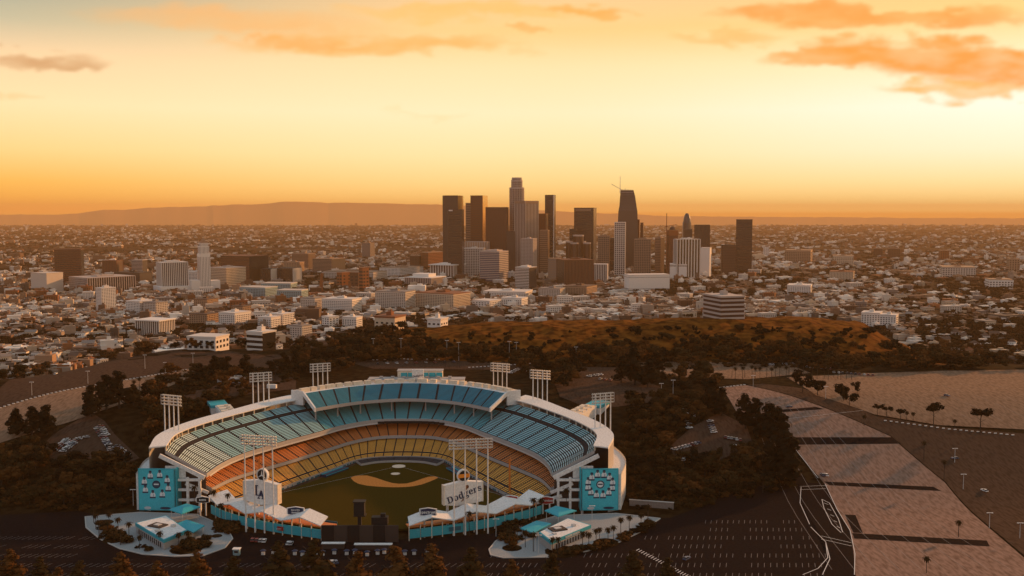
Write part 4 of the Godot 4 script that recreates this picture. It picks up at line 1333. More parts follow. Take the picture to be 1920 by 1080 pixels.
func downtown() -> void:
	var g := "downtown high rise towers"
	var o: Node3D
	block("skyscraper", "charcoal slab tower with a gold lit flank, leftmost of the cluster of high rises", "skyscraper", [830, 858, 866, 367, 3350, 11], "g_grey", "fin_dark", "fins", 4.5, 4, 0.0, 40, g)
	o = block("skyscraper", "black glass tower with a white rooftop logo before the charcoal slab", "skyscraper", [839, 866, 869, 393, 3150, 8], "g_black", "fin_dark", "bands", 5, 6, 0.0, 40, g)
	slab_part(o, "rooftop_logo", "white", [[-o.get_meta("w") * 0.28, o.get_meta("h") - 3.0, o.get_meta("d") * 0.5 + 0.8, 14, 4, 0.5]])
	block("skyscraper", "slim grey banded tower half hidden behind the brown pair", "skyscraper", [873, 882, 884, 381, 3600, 8], "g_grey", "fin_tan", "bands", 5, 7, 0.0, 30, g)
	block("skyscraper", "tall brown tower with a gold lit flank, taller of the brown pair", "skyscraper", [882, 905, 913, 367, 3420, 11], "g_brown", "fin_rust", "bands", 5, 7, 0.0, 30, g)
	block("skyscraper", "broad brown tower, lower of the brown pair", "skyscraper", [911, 951, 953, 389, 3380, 6], "g_rust", "g_brown", "fins", 6, 7, 0.0, 30, g)
	block("skyscraper", "dark low tower wedged below the round crowned tower", "skyscraper", [950, 964, 966, 434, 3200, 6], "g_grey", "fin_dark", "fins", 5, 7, 0.0, 30, g)
	o = block("skyscraper", "two faced tower, one flank dark and the other in pale and dark stripes", "skyscraper", [965, 985, 1010, 377, 3280, 42], "g_brown", "fin_pale", "fins", 7.5, 6, 0.0, 30, g)
	slab_part(o, "top_band", "fin_tan", [[0, o.get_meta("h") - 4.0, 0, o.get_meta("w") + 2.4, 9, o.get_meta("d") + 2.4]])
	block("skyscraper", "brown grey tower stepping down beside the striped tower", "skyscraper", [1010, 1023, 1028, 401, 3380, 14], "g_brown", "fin_rust", "grid", 6, 7, 0.0, 30, g)
	block("skyscraper", "lower brown shoulder tower at the foot of the slender dark tower", "skyscraper", [1012, 1027, 1031, 432, 3260, 14], "g_brown", "fin_tan", "bands", 6, 7, 0.0, 30, g)
	o = block("skyscraper", "slender dark tower with one pale vertical edge strip", "skyscraper", [1022, 1038, 1043, 366, 3520, 14], "g_black", "fin_dark", "bands", 5, 8, 0.0, 30, g)
	slab_part(o, "edge_strip", "fin_white", [[o.get_meta("w") * 0.5 + 0.5, o.get_meta("h") * 0.5, o.get_meta("d") * 0.5 + 0.5, 3.2, o.get_meta("h"), 1.6]])
	o = block("skyscraper", "wide dark tower with a grey sign band under its roof", "skyscraper", [1077, 1113, 1122, 390, 3600, 12], "g_black", "fin_dark", "bands", 5, 8, 0.0, 30, g)
	slab_part(o, "sign_band", "fin_tan", [[-2, o.get_meta("h") - 7, o.get_meta("d") * 0.5 + 0.9, o.get_meta("w") * 0.8, 9, 0.6]])
	block("skyscraper", "dark stepped block at the shoulder of the wide dark tower", "skyscraper", [1068, 1080, 1082, 430, 3520, 12], "g_black", "fin_dark", "bands", 5, 8, 0.0, 30, g)
	block("skyscraper", "grey tower with a pitched mansard top beside the tapering spire tower", "skyscraper", [1122, 1142, 1145, 443, 3250, 10], "g_grey", "fin_tan", "grid", 6, 7, 0.6, 30, g)
	block("skyscraper", "dark narrow block behind the white gridded tower", "skyscraper", [1143, 1155, 1157, 447, 3420, 10], "g_black", "fin_dark", "bands", 5, 7, 0.0, 30, g)
	block("skyscraper", "white gridded tower standing before the tapering spire tower", "skyscraper", [1153, 1172, 1175, 417, 3250, 10], "g_grey", "fin_white", "grid", 6.5, 7, 0.0, 30, g)
	block("skyscraper", "rust brown slim tower just past the tapering spire tower", "skyscraper", [1194, 1199, 1201, 412, 3600, 14], "g_rust", "fin_rust", "bands", 5, 8, 0.0, 20, g)
	block("skyscraper", "dark slim tower beside the rust brown slim tower", "skyscraper", [1201, 1206, 1208, 418, 3650, 14], "g_brown", "fin_rust", "bands", 5, 8, 0.0, 20, g)
	block("office_block", "tan gridded office block below the slim pair of towers", "building", [1190, 1220, 1223, 449, 3150, 8], "g_grey", "fin_tan", "grid", 6, 6, 0.5, 40, g)
	block("skyscraper", "tan banded tower with an orange lit flank beside the construction crane", "skyscraper", [1229, 1239, 1248, 446, 3250, 34], "g_brown", "fin_tan", "bands", 5, 6, 0.5, 30, g)
	block("skyscraper", "dark building behind the bullet topped tower", "skyscraper", [1283, 1298, 1300, 430, 3700, 8], "g_grey", "fin_dark", "bands", 5, 8, 0.0, 30, g)
	block("skyscraper", "dark brown cube tower between the bullet top and the lone black tower", "skyscraper", [1304, 1331, 1334, 422, 3600, 8], "g_black", "fin_dark", "fins", 5, 8, 0.0, 40, g)
	o = block("skyscraper", "lone black rectangular tower standing apart from the cluster", "skyscraper", [1382, 1411, 1416, 412, 3400, 12], "g_black", "fin_dark", "bands", 5, 7, 0.0, 30, g)
	block("office_block", "low dark podium block beside the lone black tower", "building", [1354, 1380, 1383, 460, 3300, 8], "g_brown", "fin_dark", "bands", 5, 6, 0.0, 30, g)
	block("office_block", "black office block with wide spaced white vertical fins", "building", [1266, 1270, 1315, 449, 3050, -14], "g_black", "fin_white", "fins", 9.5, 5, 0.4, 30, g)
	block("office_block", "white windowless block beside the white finned black block", "building", [1315, 1331, 1338, 465, 3200, 20], "w_white", "fin_white", "plain", 14, 12, 0.0, 30, g)
	block("office_block", "pale gridded office block behind the blue banded office block", "building", [869, 905, 909, 466, 3250, 10], "g_grey", "fin_white", "grid", 6, 6, 0.3, 30, g)
	block("office_block", "concrete block with deep bays behind the pale gridded block", "building", [872, 913, 917, 454, 3300, 10], "w_tan", "fin_pale", "fins", 9, 6, 0.0, 30, g)
	o = block("office_block", "square office block with wide pale and dark blue floor bands", "building", [899, 936, 953, 472, 529, 24], "navy", "fin_pale", "bands", 6, 6.2, 0.6, 30, g)
	block("apartment_tower", "pale grey glass apartment tower behind the white cube block", "building", [977, 999, 1007, 448, 3150, 20], "w_grey", "fin_pale", "grid", 5, 5, 0.3, 30, g)
	block("office_block", "white cube block with narrow dark window bands", "building", [966, 992, 1007, 502, 546, 30], "g_grey", "fin_white", "bands", 6, 4.6, 0.5, 30, g)
	block("office_block", "brown office slab with closely spaced vertical fins", "building", [1046, 1059, 1114, 488, 541, -14], "g_black", "fin_rust", "fins", 4.4, 5, 0.3, 30, g)
	block("office_block", "grey concrete block hidden behind the brown finned slab", "building", [1028, 1050, 1053, 485, 525, 8], "w_grey", "fin_tan", "bands", 5, 6, 0.0, 30, g)
	block("office_block", "white slab with vertical window slots past the brown finned slab", "building", [1113, 1138, 1142, 496, 530, 12], "g_grey", "fin_white", "fins", 5.5, 5, 0.0, 30, g)
	# round tower with a stepped crown
	round_tower()
	spire_tower()
	lobed_tower()
	# bullet topped tower
	var d := 4330.0
	o = thing("skyscraper", "grey glass tower with a rounded bullet shaped top", "skyscraper", ground_at(1287, d), 0.0, g)
	var b := MB.new()
	var r := 7.5 * d / F
	var hh := hgt(400, d) - o.position.y
	var last := [0.0, r]
	for q in [[0.70, 1.0], [0.82, 0.96], [0.90, 0.84], [0.96, 0.62], [1.0, 0.30]]:
		b.tube(Vector3(0, last[0], 0), Vector3(0, hh * q[0], 0), last[1], r * q[1], 14)
		last = [hh * q[0], r * q[1]]
	part("glass_shaft", b, M.g_grey, o)
	slab_part(o, "edge_fins", "fin_pale", [[-r * 0.98, hh * 0.42, 0, 2.5, hh * 0.84, 6], [r * 0.98, hh * 0.42, 0, 2.5, hh * 0.84, 6]])
	# tower under construction and its crane
	o = thing("skyscraper", "rust red tower under construction with a domed top", "skyscraper", ground_at(1260, 3820), 0.1, g)
	hh = hgt(431, 3820) - o.position.y
	dress(o, 34, 34, -4, hh - 22, "g_rust", "fin_rust", "bands", 5, 7)
	slab_part(o, "upper_stage", "w_rust", [[0, hh - 12, 0, 34, 22, 34]])
	b = MB.new()
	b.tube(Vector3(0, hh, 0), Vector3(0, hh + 8, 0), 12, 9, 12); b.tube(Vector3(0, hh + 8, 0), Vector3(0, hh + 13, 0), 9, 4, 12)
	part("dome", b, M.w_dark, o)
	crane(1249, 400, 3780, "slim tower crane beside the rust red tower under construction", 0.2, 470)
	# civic buildings
	var c := "civic centre buildings"
	block("office_block", "dark brown banded office tower apart at the far left of downtown", "building", [97, 101, 148, 468, 535, -10], "g_black", "fin_rust", "bands", 6, 6.5, 0.0, 40, c)
	block("office_block", "long low concrete block with a gridded front", "building", [110, 164, 226, 522, 549, 40], "g_black", "fin_pale", "grid", 7, 5.5, 0.35, 30, c)
	block("warehouse", "windowless cream warehouse block beside the brown banded tower", "building", [49, 87, 103, 513, 547, 25], "w_pale", "w_pale", "plain", 22, 20, 0.0, 30, c)
	o = block("courthouse", "cream courthouse slab with ribbed end wall on a wide podium", "building", [283, 303, 343, 493, 547, -35], "g_grey", "fin_white", "fins", 5.2, 5, 0.5, 30, c)
	slab_part(o, "podium", "w_white", [[4, 6, 8, o.get_meta("w") * 1.35, 20, o.get_meta("d") * 1.5]])
	city_hall()
	o = block("courthouse", "cream classical building with rows of tall windows beside the stepped tower", "building", [386, 424, 450, 503, 541, 32], "w_cream", "fin_pale", "punch", 4.6, 5, 0.3, 30, c)
	block("office_block", "wide brown block with thin pale floor bands behind the classical building", "building", [405, 467, 491, 481, 530, 25], "g_black", "fin_rust", "bands", 6, 5.4, 0.0, 30, c)
	for e in [[487, 508, 518, 505, "dark glass block with concrete end walls, nearer the brown banded block"], [518, 549, 558, 504, "dark glass block with concrete end walls, nearer the arts school"]]:
		o = block("office_block", e[4], "building", [e[0], e[1], e[2], e[3], 530, 16], "g_black", "fin_dark", "grid", 7, 5, 0.0, 30, c)
		slab_part(o, "end_wall", "w_pale", [[o.get_meta("w") * 0.5 + 1.0, o.get_meta("h") * 0.5, 0, 3.0, o.get_meta("h") + 2, o.get_meta("d") + 1.5]])
	o = block("apartment_tower", "white apartment tower with stacked balconies above the low roofs", "building", [174, 190, 208, 541, 585, 38], "w_white", "fin_white", "punch", 4.0, 3.2, 0.35, 20, c)
	block("office_block", "brown ribbed block behind the long gridded block", "building", [190, 218, 222, 489, 517, 10], "g_brown", "fin_rust", "fins", 6, 5, 0.0, 30, c)
	block("office_block", "pale banded block behind the cream courthouse slab", "building", [245, 267, 270, 488, 517, 10], "g_grey", "fin_pale", "bands", 6, 5, 0.0, 30, c)
	block("office_block", "long dark block below the pale banded block", "building", [206, 262, 274, 512, 530, 20], "g_grey", "fin_dark", "bands", 6, 5, 0.2, 30, c)
	block("office_block", "white low wing between the courthouse slab and the classical building", "building", [345, 383, 388, 510, 536, 14], "w_white", "fin_white", "punch", 5, 4.5, 0.2, 30, c)
	o = block("bank_building", "white colonnaded hall on the slope before the apartment blocks", "building", [247, 298, 313, 603, 627, 20], "g_black", "fin_white", "fins", 4.2, 8, 0.0, 30, c)
	slab_part(o, "flat_roof", "w_white", [[0, o.get_meta("h") + 1.0, 0, o.get_meta("w") + 5, 2.0, o.get_meta("d") + 5]])
	o = block("concert_hall", "flat roofed hall ringed by tall white columns", "building", [806, 850, 868, 498, 521, 22], "g_brown", "fin_white", "fins", 9, 8, 0.0, 40, c)
	slab_part(o, "flat_roof", "w_white", [[0, o.get_meta("h") + 1.5, 0, o.get_meta("w") + 12, 3, o.get_meta("d") + 12], [0, o.get_meta("h") + 5, 0, o.get_meta("w") * 0.5, 5, o.get_meta("d") * 0.5]])
	o = block("office_block", "low white building with a column ring and raised white upper storey", "building", [757, 808, 832, 522, 537, 24], "g_grey", "fin_pale", "fins", 6, 8, 0.0, 40, c)
	slab_part(o, "upper_storey", "w_white", [[-4, o.get_meta("h") + 6, 0, o.get_meta("w") * 0.62, 12, o.get_meta("d") * 0.5], [0, o.get_meta("h") + 1, 0, o.get_meta("w") + 4, 2, o.get_meta("d") + 4]])
	for e in [[787, 803, 831, 474, 505, 30, "w_rust", "rust brown block left of the concert hall"], [768, 786, 792, 480, 505, 16, "w_brown", "dark brown block behind the rust brown block"]]:
		block("office_block", e[7], "building", [e[0], e[1], e[2], e[3], e[4], e[5]], e[6], "fin_tan", "punch", 6, 6, 0.3, 30, c)
	# school: brown boxes, a leaning tower and pale teal classroom blocks
	for e in [[630, 641, 656, 512, 541, 36, "w_rust", "rust orange school block with a dark gable wall"], [672, 680, 690, 503, 545, 40, "w_rust", "tall rust orange school tower block"], [655, 672, 676, 512, 541, 14, "w_brown", "dark brown school block between the rust orange ones"]]:
		block("school_block", e[7], "building", [e[0], e[1], e[2], e[3], e[4], e[5]], e[6], e[6], "punch", 14, 10, 0.0, 20, c)
	for e in [[443, 497, 512, 540, 560, 22, "pale teal classroom block, lowest on the slope"], [487, 545, 550, 532, 548, 8, "pale teal classroom block, highest on the slope"], [517, 565, 571, 545, 566, 10, "pale teal classroom block beside the white ramp"]]:
		block("school_block", e[6], "building", [e[0], e[1], e[2], e[3], e[4], e[5]], "w_teal", "w_pale", "punch", 5, 4, 0.0, 16, c)
	o = thing("leaning_tower", "rust orange leaning school tower beside a white ramp", "tower", ground_at(602, 2950), 0.2)
	b = MB.new()
	hh = hgt(512, 2950) - o.position.y
	b.quad(Vector3(-8, -2, 4), Vector3(6, -2, 4), Vector3(5, hh, 3), Vector3(0, hh, 3)); b.quad(Vector3(6, -2, 4), Vector3(6, -2, -6), Vector3(5, hh, -4), Vector3(5, hh, 3)); b.quad(Vector3(-8, -2, -6), Vector3(-8, -2, 4), Vector3(0, hh, 3), Vector3(0, hh, -4)); b.quad(Vector3(6, -2, -6), Vector3(-8, -2, -6), Vector3(0, hh, -4), Vector3(5, hh, -4))
	part("shaft", b, M.w_rust, o)
	slab_part(o, "ramp", "w_white", [[-22, hh * 0.22, 8, 26, hh * 0.34, 14]])
	for e in [[583, 622, 640, 486, 513, 22, "g_grey", "dark flat block behind the school boxes"], [545, 578, 586, 476, 508, 16, "g_brown", "brown block behind the dark glass blocks"], [530, 562, 566, 492, 514, 10, "w_tan", "tan block between the dark glass blocks and the brown block"], [600, 700, 720, 511, 526, 22, "w_pale", "long pale concrete block behind the school tower"], [708, 750, 788, 503, 520, 30, "w_white", "white stepped office block behind the low column ringed building"], [678, 694, 700, 456, 485, 18, "w_grey", "grey mid rise standing alone in the flats behind"]]:
		block("office_block", e[7], "building", [e[0], e[1], e[2], e[3], e[4], e[5]], e[6], "fin_tan", "bands" if e[6].begins_with("g") else "punch", 6, 5, 0.3, 30, c)
	# white boxes on the slope
	o = block("office_block", "big white windowless block with a dark base band above the hill", "building", [1174, 1180, 1258, 516, 548, -10], "w_white", "fin_white", "plain", 30, 30, 0.0, 30)
	slab_part(o, "base_band", "g_black", [[0, 5, 0, o.get_meta("w") + 0.6, 1.6, o.get_meta("d") + 0.6], [0, 9, 0, o.get_meta("w") + 0.6, 1.0, o.get_meta("d") + 0.6], [0, o.get_meta("h") - 7, 0, o.get_meta("w") + 0.5, 0.8, o.get_meta("d") + 0.5]])
	o = block("office_block", "white stacked block with rooftop machinery before the finned black block", "building", [1257, 1288, 1293, 496, 524, 8], "w_white", "fin_white", "plain", 20, 30, 0.5, 30)
	slab_part(o, "dark_strip", "g_black", [[0, o.get_meta("h") - 5, 0, o.get_meta("w") + 0.6, 2.6, o.get_meta("d") + 0.6]])
	o = block("apartment_block", "five storey block of open balconies at the brow of the hill", "building", [1332, 1352, 1399, 558, 598, -16], "w_brown", "fin_pale", "bands", 9, 4.4, 0.2, 20)
	block("office_block", "white office with two dark window bands below the cube block", "building", [885, 918, 939, 565, 584, 30], "w_white", "fin_white", "punch", 7, 4, 0.0, 20)
	block("office_block", "small white cube house block among the hillside roofs", "building", [601, 617, 632, 595, 619, 40], "w_white", "fin_white", "punch", 6, 4, 0.0, 14)
	block("office_block", "white and black office at the edge of the terraced parking lot", "building", [458, 492, 509, 625, 657, 26], "g_black", "fin_white", "bands", 6, 5, 0.3, 20)
	block("industrial_hall", "long white low hall along the edge of the terraced parking lot", "building", [346, 404, 416, 634, 655, 14], "w_white", "fin_white", "punch", 6, 5, 0.0, 20)
	# far mid rises on the right
	var fr := "distant mid rise blocks in the basin"
	for e in [[1476, 1520, 1540, 470, 493, 20, "w_tan", "orange tan hospital block with stepped ends in the basin"], [1640, 1655, 1662, 466, 482, 20, "w_brown", "dark mid rise, first of a pair in the basin"], [1668, 1688, 1692, 466, 482, 14, "w_brown", "dark mid rise, second and wider of the pair"], [1432, 1442, 1445, 463, 482, 14, "w_white", "small white block near the orange tan hospital"], [1565, 1600, 1612, 480, 498, 18, "w_cream", "cream slab beside the hospital block"], [1765, 1780, 1784, 470, 490, 12, "w_rust", "rust mid rise far to the right in the basin"], [1775, 1830, 1850, 502, 520, 18, "w_pale", "long pale low school block on the right slope"], [1860, 1900, 1910, 525, 540, 14, "w_white", "white low block with flat roof on the far right slope"], [1895, 1912, 1918, 485, 512, 14, "w_tan", "tan mid rise at the right edge of the basin"]]:
		block("mid_rise_block", e[7], "building", [e[0], e[1], e[2], e[3], e[4], e[5]], e[6], "fin_tan", "punch", 8, 7, 0.2, 20, fr)
	# garden apartments around the foot of downtown
	var ga := "apartment complexes at the foot of downtown"
	for e in [
		[700, 760, 775, 548, 580, 20, "pale apartment block beside the low column ringed building"],
		[775, 850, 880, 552, 583, 30, "long cream apartment block before the concert hall slope"],
		[905, 985, 1000, 548, 562, 14, "cream apartment block at the foot of the white cube block"],
		[940, 978, 990, 560, 578, 22, "tan apartment block beside the white office with dark bands"],
		[1056, 1100, 1124, 538, 558, 25, "tan apartment row below the brown finned slab"],
		[228, 262, 282, 566, 591, 32, "white apartment block beside the white apartment tower"],
		[262, 292, 306, 568, 592, 28, "pale apartment block beside the freeway ramp"],
		[350, 388, 400, 590, 612, 20, "tan apartment block above the terraced lot, with a tile roof"],
		[405, 440, 460, 588, 613, 26, "cream apartment block above the white low hall"],
		[360, 388, 400, 562, 583, 20, "tan apartment block across the freeway ramp"],
		[560, 590, 605, 560, 582, 26, "cream apartment block below the pale teal classrooms"],
		[600, 660, 672, 562, 586, 16, "white apartment block below the leaning tower"],
		[1010, 1050, 1062, 542, 562, 20, "pale apartment row below the grey glass tower"],
		[500, 530, 545, 590, 613, 26, "white apartment block among the hillside roofs"],
		[430, 455, 466, 575, 599, 30, "tan apartment tower block with balconies on the slope"],
		[1480, 1520, 1536, 536, 552, 20, "white apartment cluster on the right slope"],
		[1560, 1600, 1614, 510, 527, 22, "cream apartment block on the far right slope"],
		[540, 566, 580, 612, 638, 30, "pale stepped apartment block on the near slope"],
		[480, 508, 520, 596, 620, 24, "cream stepped apartment block beside the small white cube"],
		[700, 740, 756, 596, 622, 20, "cream apartment block above the woodland"],
		[640, 668, 676, 596, 618, 18, "white apartment block above the woodland"],
		[800, 826, 838, 600, 614, 22, "white apartment terrace on the brow of the hill"],
		[1620, 1650, 1668, 588, 612, 26, "white apartment block with domed corners on the hill's right brow"],
		[1655, 1680, 1694, 592, 616, 30, "white stepped apartment block at the hill's right end"],]:
		var col := "tan"
		for q in ["cream", "pale", "white"]:
			if q in e[6].split(" "): col = q
		block("apartment_block", e[6], "apartment block", e.slice(0, 6), "w_" + col, {"tan": "r_brown", "cream": "r_tile", "pale": "r_grey", "white": "fin_white"}[col], "punch", 4.6, 3.5, 0.25, 18, ga)

func ground_at(px: float, d: float) -> Vector3:
	var x := wx(px, d, -50)
	claim(Vector3(x, 0, -d), 40)
	return Vector3(x, T(x, -d), -d)

func round_tower() -> void:
	var d := 3930.0
	var o := thing("skyscraper", "tallest tower, round and pale with a stepped crown and gridded windows", "skyscraper", ground_at(969, d), 0.0, "downtown high rise towers")
	var s := d / F
	var y := func(py): return hgt(py, d) - o.position.y
	var stages := [[-4.0, y.call(352.0), 13.6 * s], [y.call(352.0), y.call(338.0), 10.2 * s], [y.call(338.0), y.call(333.5), 9.0 * s]]
	var core := MB.new()
	var rib := MB.new()
	for e in stages:
		core.tube(Vector3(0, e[0], 0), Vector3(0, e[1], 0), e[2], e[2], 20)
		var k := 26
		for i in k:
			var a := TAU * i / k
			rib.slab(Vector3(cos(a) * e[2], (e[0] + e[1]) * 0.5, sin(a) * e[2]), Vector3(1.4, e[1] - e[0], 2.0), Basis(Vector3.UP, -a))
		var h: float = e[0] + 8.0
		while h <= e[1] + 0.1:
			rib.tube(Vector3(0, h - 1.4, 0), Vector3(0, h, 0), e[2] + 0.8, e[2] + 0.8, 20)
			h += 8.0
		rib.tube(Vector3(0, e[1] - 4.0, 0), Vector3(0, e[1] + 1, 0), e[2] + 1.0, e[2] + 1.0, 20)
	part("glass_shaft", core, M.g_brown, o)
	part("facade_grid", rib, M.fin_pale, o)

func spire_tower() -> void:
	var d := 4100.0
	var s := d / F
	var base := ground_at(1176, d)
	var o := thing("skyscraper", "tapering glass tower with a curved open crown and thin spire", "skyscraper", base, -0.12, "downtown high rise towers")
	var y := func(py): return hgt(py, d) - base.y
	var core := MB.new()
	var band_ := MB.new()
	# outline from the street up: left edge, right edge, height
	var prof := [[-20.0, 20.0, -4.0], [-18.5, 19.5, y.call(440.0)], [-17.0, 18.0, y.call(396.0)], [-15.0, 16.0, y.call(385.0)], [-14.0, 13.5, y.call(368.0)], [-13.0, 10.5, y.call(357.0)]]
	for i in prof.size() - 1:
		var p: Array = prof[i]
		var q: Array = prof[i + 1]
		var z0 := 16.0 * s
		var a0 := Vector3(p[0] * s, p[2], z0); var b0 := Vector3(p[1] * s, p[2], z0); var c0 := Vector3(p[1] * s, p[2], -z0); var d0 := Vector3(p[0] * s, p[2], -z0)
		var a1 := Vector3(q[0] * s, q[2], z0 * 0.97); var b1 := Vector3(q[1] * s, q[2], z0 * 0.97); var c1 := Vector3(q[1] * s, q[2], -z0); var d1 := Vector3(q[0] * s, q[2], -z0)
		core.quad(a0, b0, b1, a1); core.quad(b0, c0, c1, b1); core.quad(c0, d0, d1, c1); core.quad(d0, a0, a1, d1); core.quad(a1, b1, c1, d1)
		var n := maxi(1, int((q[2] - p[2]) / 8.0))
		for j in n:
			var f := float(j) / n
			var l := lerpf(p[0], q[0], f) * s
			var r := lerpf(p[1], q[1], f) * s
			band_.slab(Vector3((l + r) * 0.5, lerpf(p[2], q[2], f), 0), Vector3(r - l + 1.2, 1.5, z0 * 2 + 1.2))
	part("glass_shaft", core, M.g_grey, o)
	part("spandrels", band_, M.fin_dark, o)
	var crown := MB.new()
	var top: float = y.call(357.0)
	var tip: float = y.call(354.0)
	for i in 9:
		var x := lerpf(-12.5, 10.0, i / 8.0) * s
		crown.bar(Vector3(x, top - 22, 15.5 * s), Vector3(x, tip - absf(i - 3.0) * 1.2, 14 * s), 1.4)
		crown.bar(Vector3(x, top - 22, -15 * s), Vector3(x, tip - absf(i - 3.0) * 1.2, -14 * s), 1.4)
	for i in 3: crown.slab(Vector3(-1.2 * s, top - 18 + i * 9, 15.6 * s), Vector3(22 * s, 1.2, 1.2))
	part("crown_frame", crown, M.fin_pale, o)
	var sp := MB.new()
	sp.tube(Vector3(-14.3 * s, top - 10, 8), Vector3(-14.3 * s, y.call(330.0), 8), 1.5, 0.7, 6)
	part("spire", sp, M.steel, o)
	crane(1157, 345, 4120, "thin jib of a crane leaning against the spire of the tapering tower", 0.0, 356, true)

func crane(px: float, top: float, d: float, label: String, turn: float, foot_y: float, jib_only := false) -> void:
	var o := thing("tower_crane", label, "crane", ground_at(px, d), turn, "construction cranes")
	var b := MB.new()
	var h := hgt(top, d) - o.position.y
	if jib_only:
		var s := d / F
		b.bar(Vector3(8 * s, hgt(356, d) - o.position.y, 0), Vector3(-12 * s, h, 0), 1.6)
		b.bar(Vector3(8 * s, hgt(356, d) - o.position.y, 0), Vector3(10 * s, hgt(420, d) - o.position.y, 0), 1.6)
		part("jib", b, M.fin_pale, o)
		return
	b.bar(Vector3(0, -3, 0), Vector3(0, h, 0), 2.0)
	part("mast", b, M.w_rust, o)
	var j := MB.new()
	j.bar(Vector3(-8, h - 50, 0), Vector3(36, h - 42, 0), 1.6); j.slab(Vector3(0, h - 48, 0), Vector3(4, 5, 4))
	part("jib", j, M.w_rust, o)

func lobed_tower() -> void:
	var d := 3760.0
	var s := d / F
	var o := thing("hotel_tower", "cluster of five brown glass cylinders with pale caps before the wide dark tower", "skyscraper", ground_at(1084, d), 0.3, "downtown high rise towers")
	for e in [[0, 0, 10.0, 442.0], [-14, 14, 7.0, 456.0], [14, 14, 7.0, 456.0], [-14, -14, 7.0, 454.0], [14, -14, 7.0, 454.0]]:
		var h: float = hgt(e[3], d) - o.position.y
		var c := Vector3(e[0] * s * 0.9, 0, e[1] * s * 0.9)
		var b := MB.new()
		b.tube(c + Vector3(0, -4, 0), c + Vector3(0, h, 0), e[2] * s, e[2] * s, 16)
		var l := part("glass_cylinder", b, M.g_brown, o)
		var k := MB.new()
		k.tube(c + Vector3(0, h - 2, 0), c + Vector3(0, h + 3, 0), e[2] * s + 1, e[2] * s + 1, 16)
		k.tube(c + Vector3(0, h * 0.45, 0), c + Vector3(0, h * 0.45 + 1.4, 0), e[2] * s + 0.4, e[2] * s + 0.4, 16)
		part("cap", k, M.fin_pale, l)

func city_hall() -> void:
	var d := 2980.0
	var s := d / F
	var o := thing("city_hall_tower", "white stepped civic tower with a pyramid top rising over the low blocks", "tower", ground_at(383, d), 0.55, "civic centre buildings")
	var y := func(py): return hgt(py, d) - o.position.y
	var sizes := [[-4.0, y.call(476.0), 19.5], [y.call(476.0), y.call(462.0), 17.0], [y.call(462.0), y.call(456.0), 14.0]]
	for e in sizes:
		var w: float = e[2] * s
		var b := MB.new()
		b.slab(Vector3(0, (e[0] + e[1]) * 0.5, 0), Vector3(w, e[1] - e[0], w))
		var t := part("tower_stage", b, M.w_white, o)
		var g := MB.new()
		var r := MB.new()
		for i in 7:
			var x := -w / 2 + w * (i + 0.5) / 7.0
			for q in [1, -1]:
				g.slab(Vector3(x, (e[0] + e[1]) * 0.5, q * w / 2), Vector3(w * 0.035, (e[1] - e[0]) * 0.86, 0.4))
				g.slab(Vector3(q * w / 2, (e[0] + e[1]) * 0.5, x), Vector3(0.4, (e[1] - e[0]) * 0.86, w * 0.035))
		part("window_slots", g, M.w_brown, t)
		r.slab(Vector3(0, e[1], 0), Vector3(w + 1, 1.4, w + 1))
		part("cornice", r, M.w_white, t)
	var p := MB.new()
	var h0: float = y.call(456.0)
	var h1: float = y.call(446.5)
	var hw := 6.4 * s
	for k in 5:
		var f0 := k / 5.0
		var f1 := (k + 1) / 5.0
		p.slab(Vector3(0, lerpf(h0, h1, (f0 + f1) * 0.5), 0), Vector3(2 * hw * (1 - f0), (h1 - h0) / 5.0, 2 * hw * (1 - f0)))
	part("pyramid_top", p, M.w_tan, o)
	slab_part(o, "side_wings", "w_white", [[-24, 14, 0, 34, 40, 30], [26, 14, 0, 34, 36, 30]])

# ---------- the city fabric ----------
func in_city(p: Vector3) -> bool:
	var d := -p.z
	return d > table(960.0 + F * p.x / d, EDGE) + 120.0

func house_proto(called: String, label: String, group: String, w: float, dep: float, h: float, wall: String, roof: String, hip: float) -> Node3D:
	var o := thing(called, label, "house", Vector3.ZERO, 0.0, group)
	var b := MB.new()
	b.slab(Vector3(0, h * 0.5 - 2, 0), Vector3(w, h + 4, dep))
	b.slab(Vector3(w * 0.3, h * 0.32 - 2, dep * 0.62), Vector3(w * 0.34, h * 0.66 + 4, dep * 0.4))
	part("walls", b, M[wall], o)
	var r := MB.new()
	var e := 0.6
	var x := w / 2 + e
	var z := dep / 2 + e
	if hip < 0:
		r.slab(Vector3(0, h + 0.2, 0), Vector3(w + 0.5, 0.7, dep + 0.5)); r.slab(Vector3(w * 0.15, h + 0.9, 0), Vector3(2, 1.2, 2))
	else:
		var t := Vector3(-x + hip * z, h + z * 0.55, 0)
		var u := Vector3(x - hip * z, h + z * 0.55, 0)
		var a := Vector3(-x, h - 0.1, z); var c := Vector3(x, h - 0.1, z); var d := Vector3(x, h - 0.1, -z); var f := Vector3(-x, h - 0.1, -z)
		r.quad(a, c, u, t); r.quad(d, f, t, u); r.tri(c, d, u); r.tri(f, a, t)
	part("roof", r, M[roof], o)
	var g := MB.new()
	for i in 4: g.slab(Vector3(-w * 0.38 + i * w * 0.2, h * 0.55, dep / 2 + 0.04), Vector3(w * 0.09, h * 0.3, 0.2))
	for i in 3: g.slab(Vector3(w / 2 + 0.04, h * 0.55, -dep * 0.3 + i * dep * 0.28), Vector3(0.2, h * 0.3, dep * 0.12))
	part("windows", g, M.glass, o)
	return o

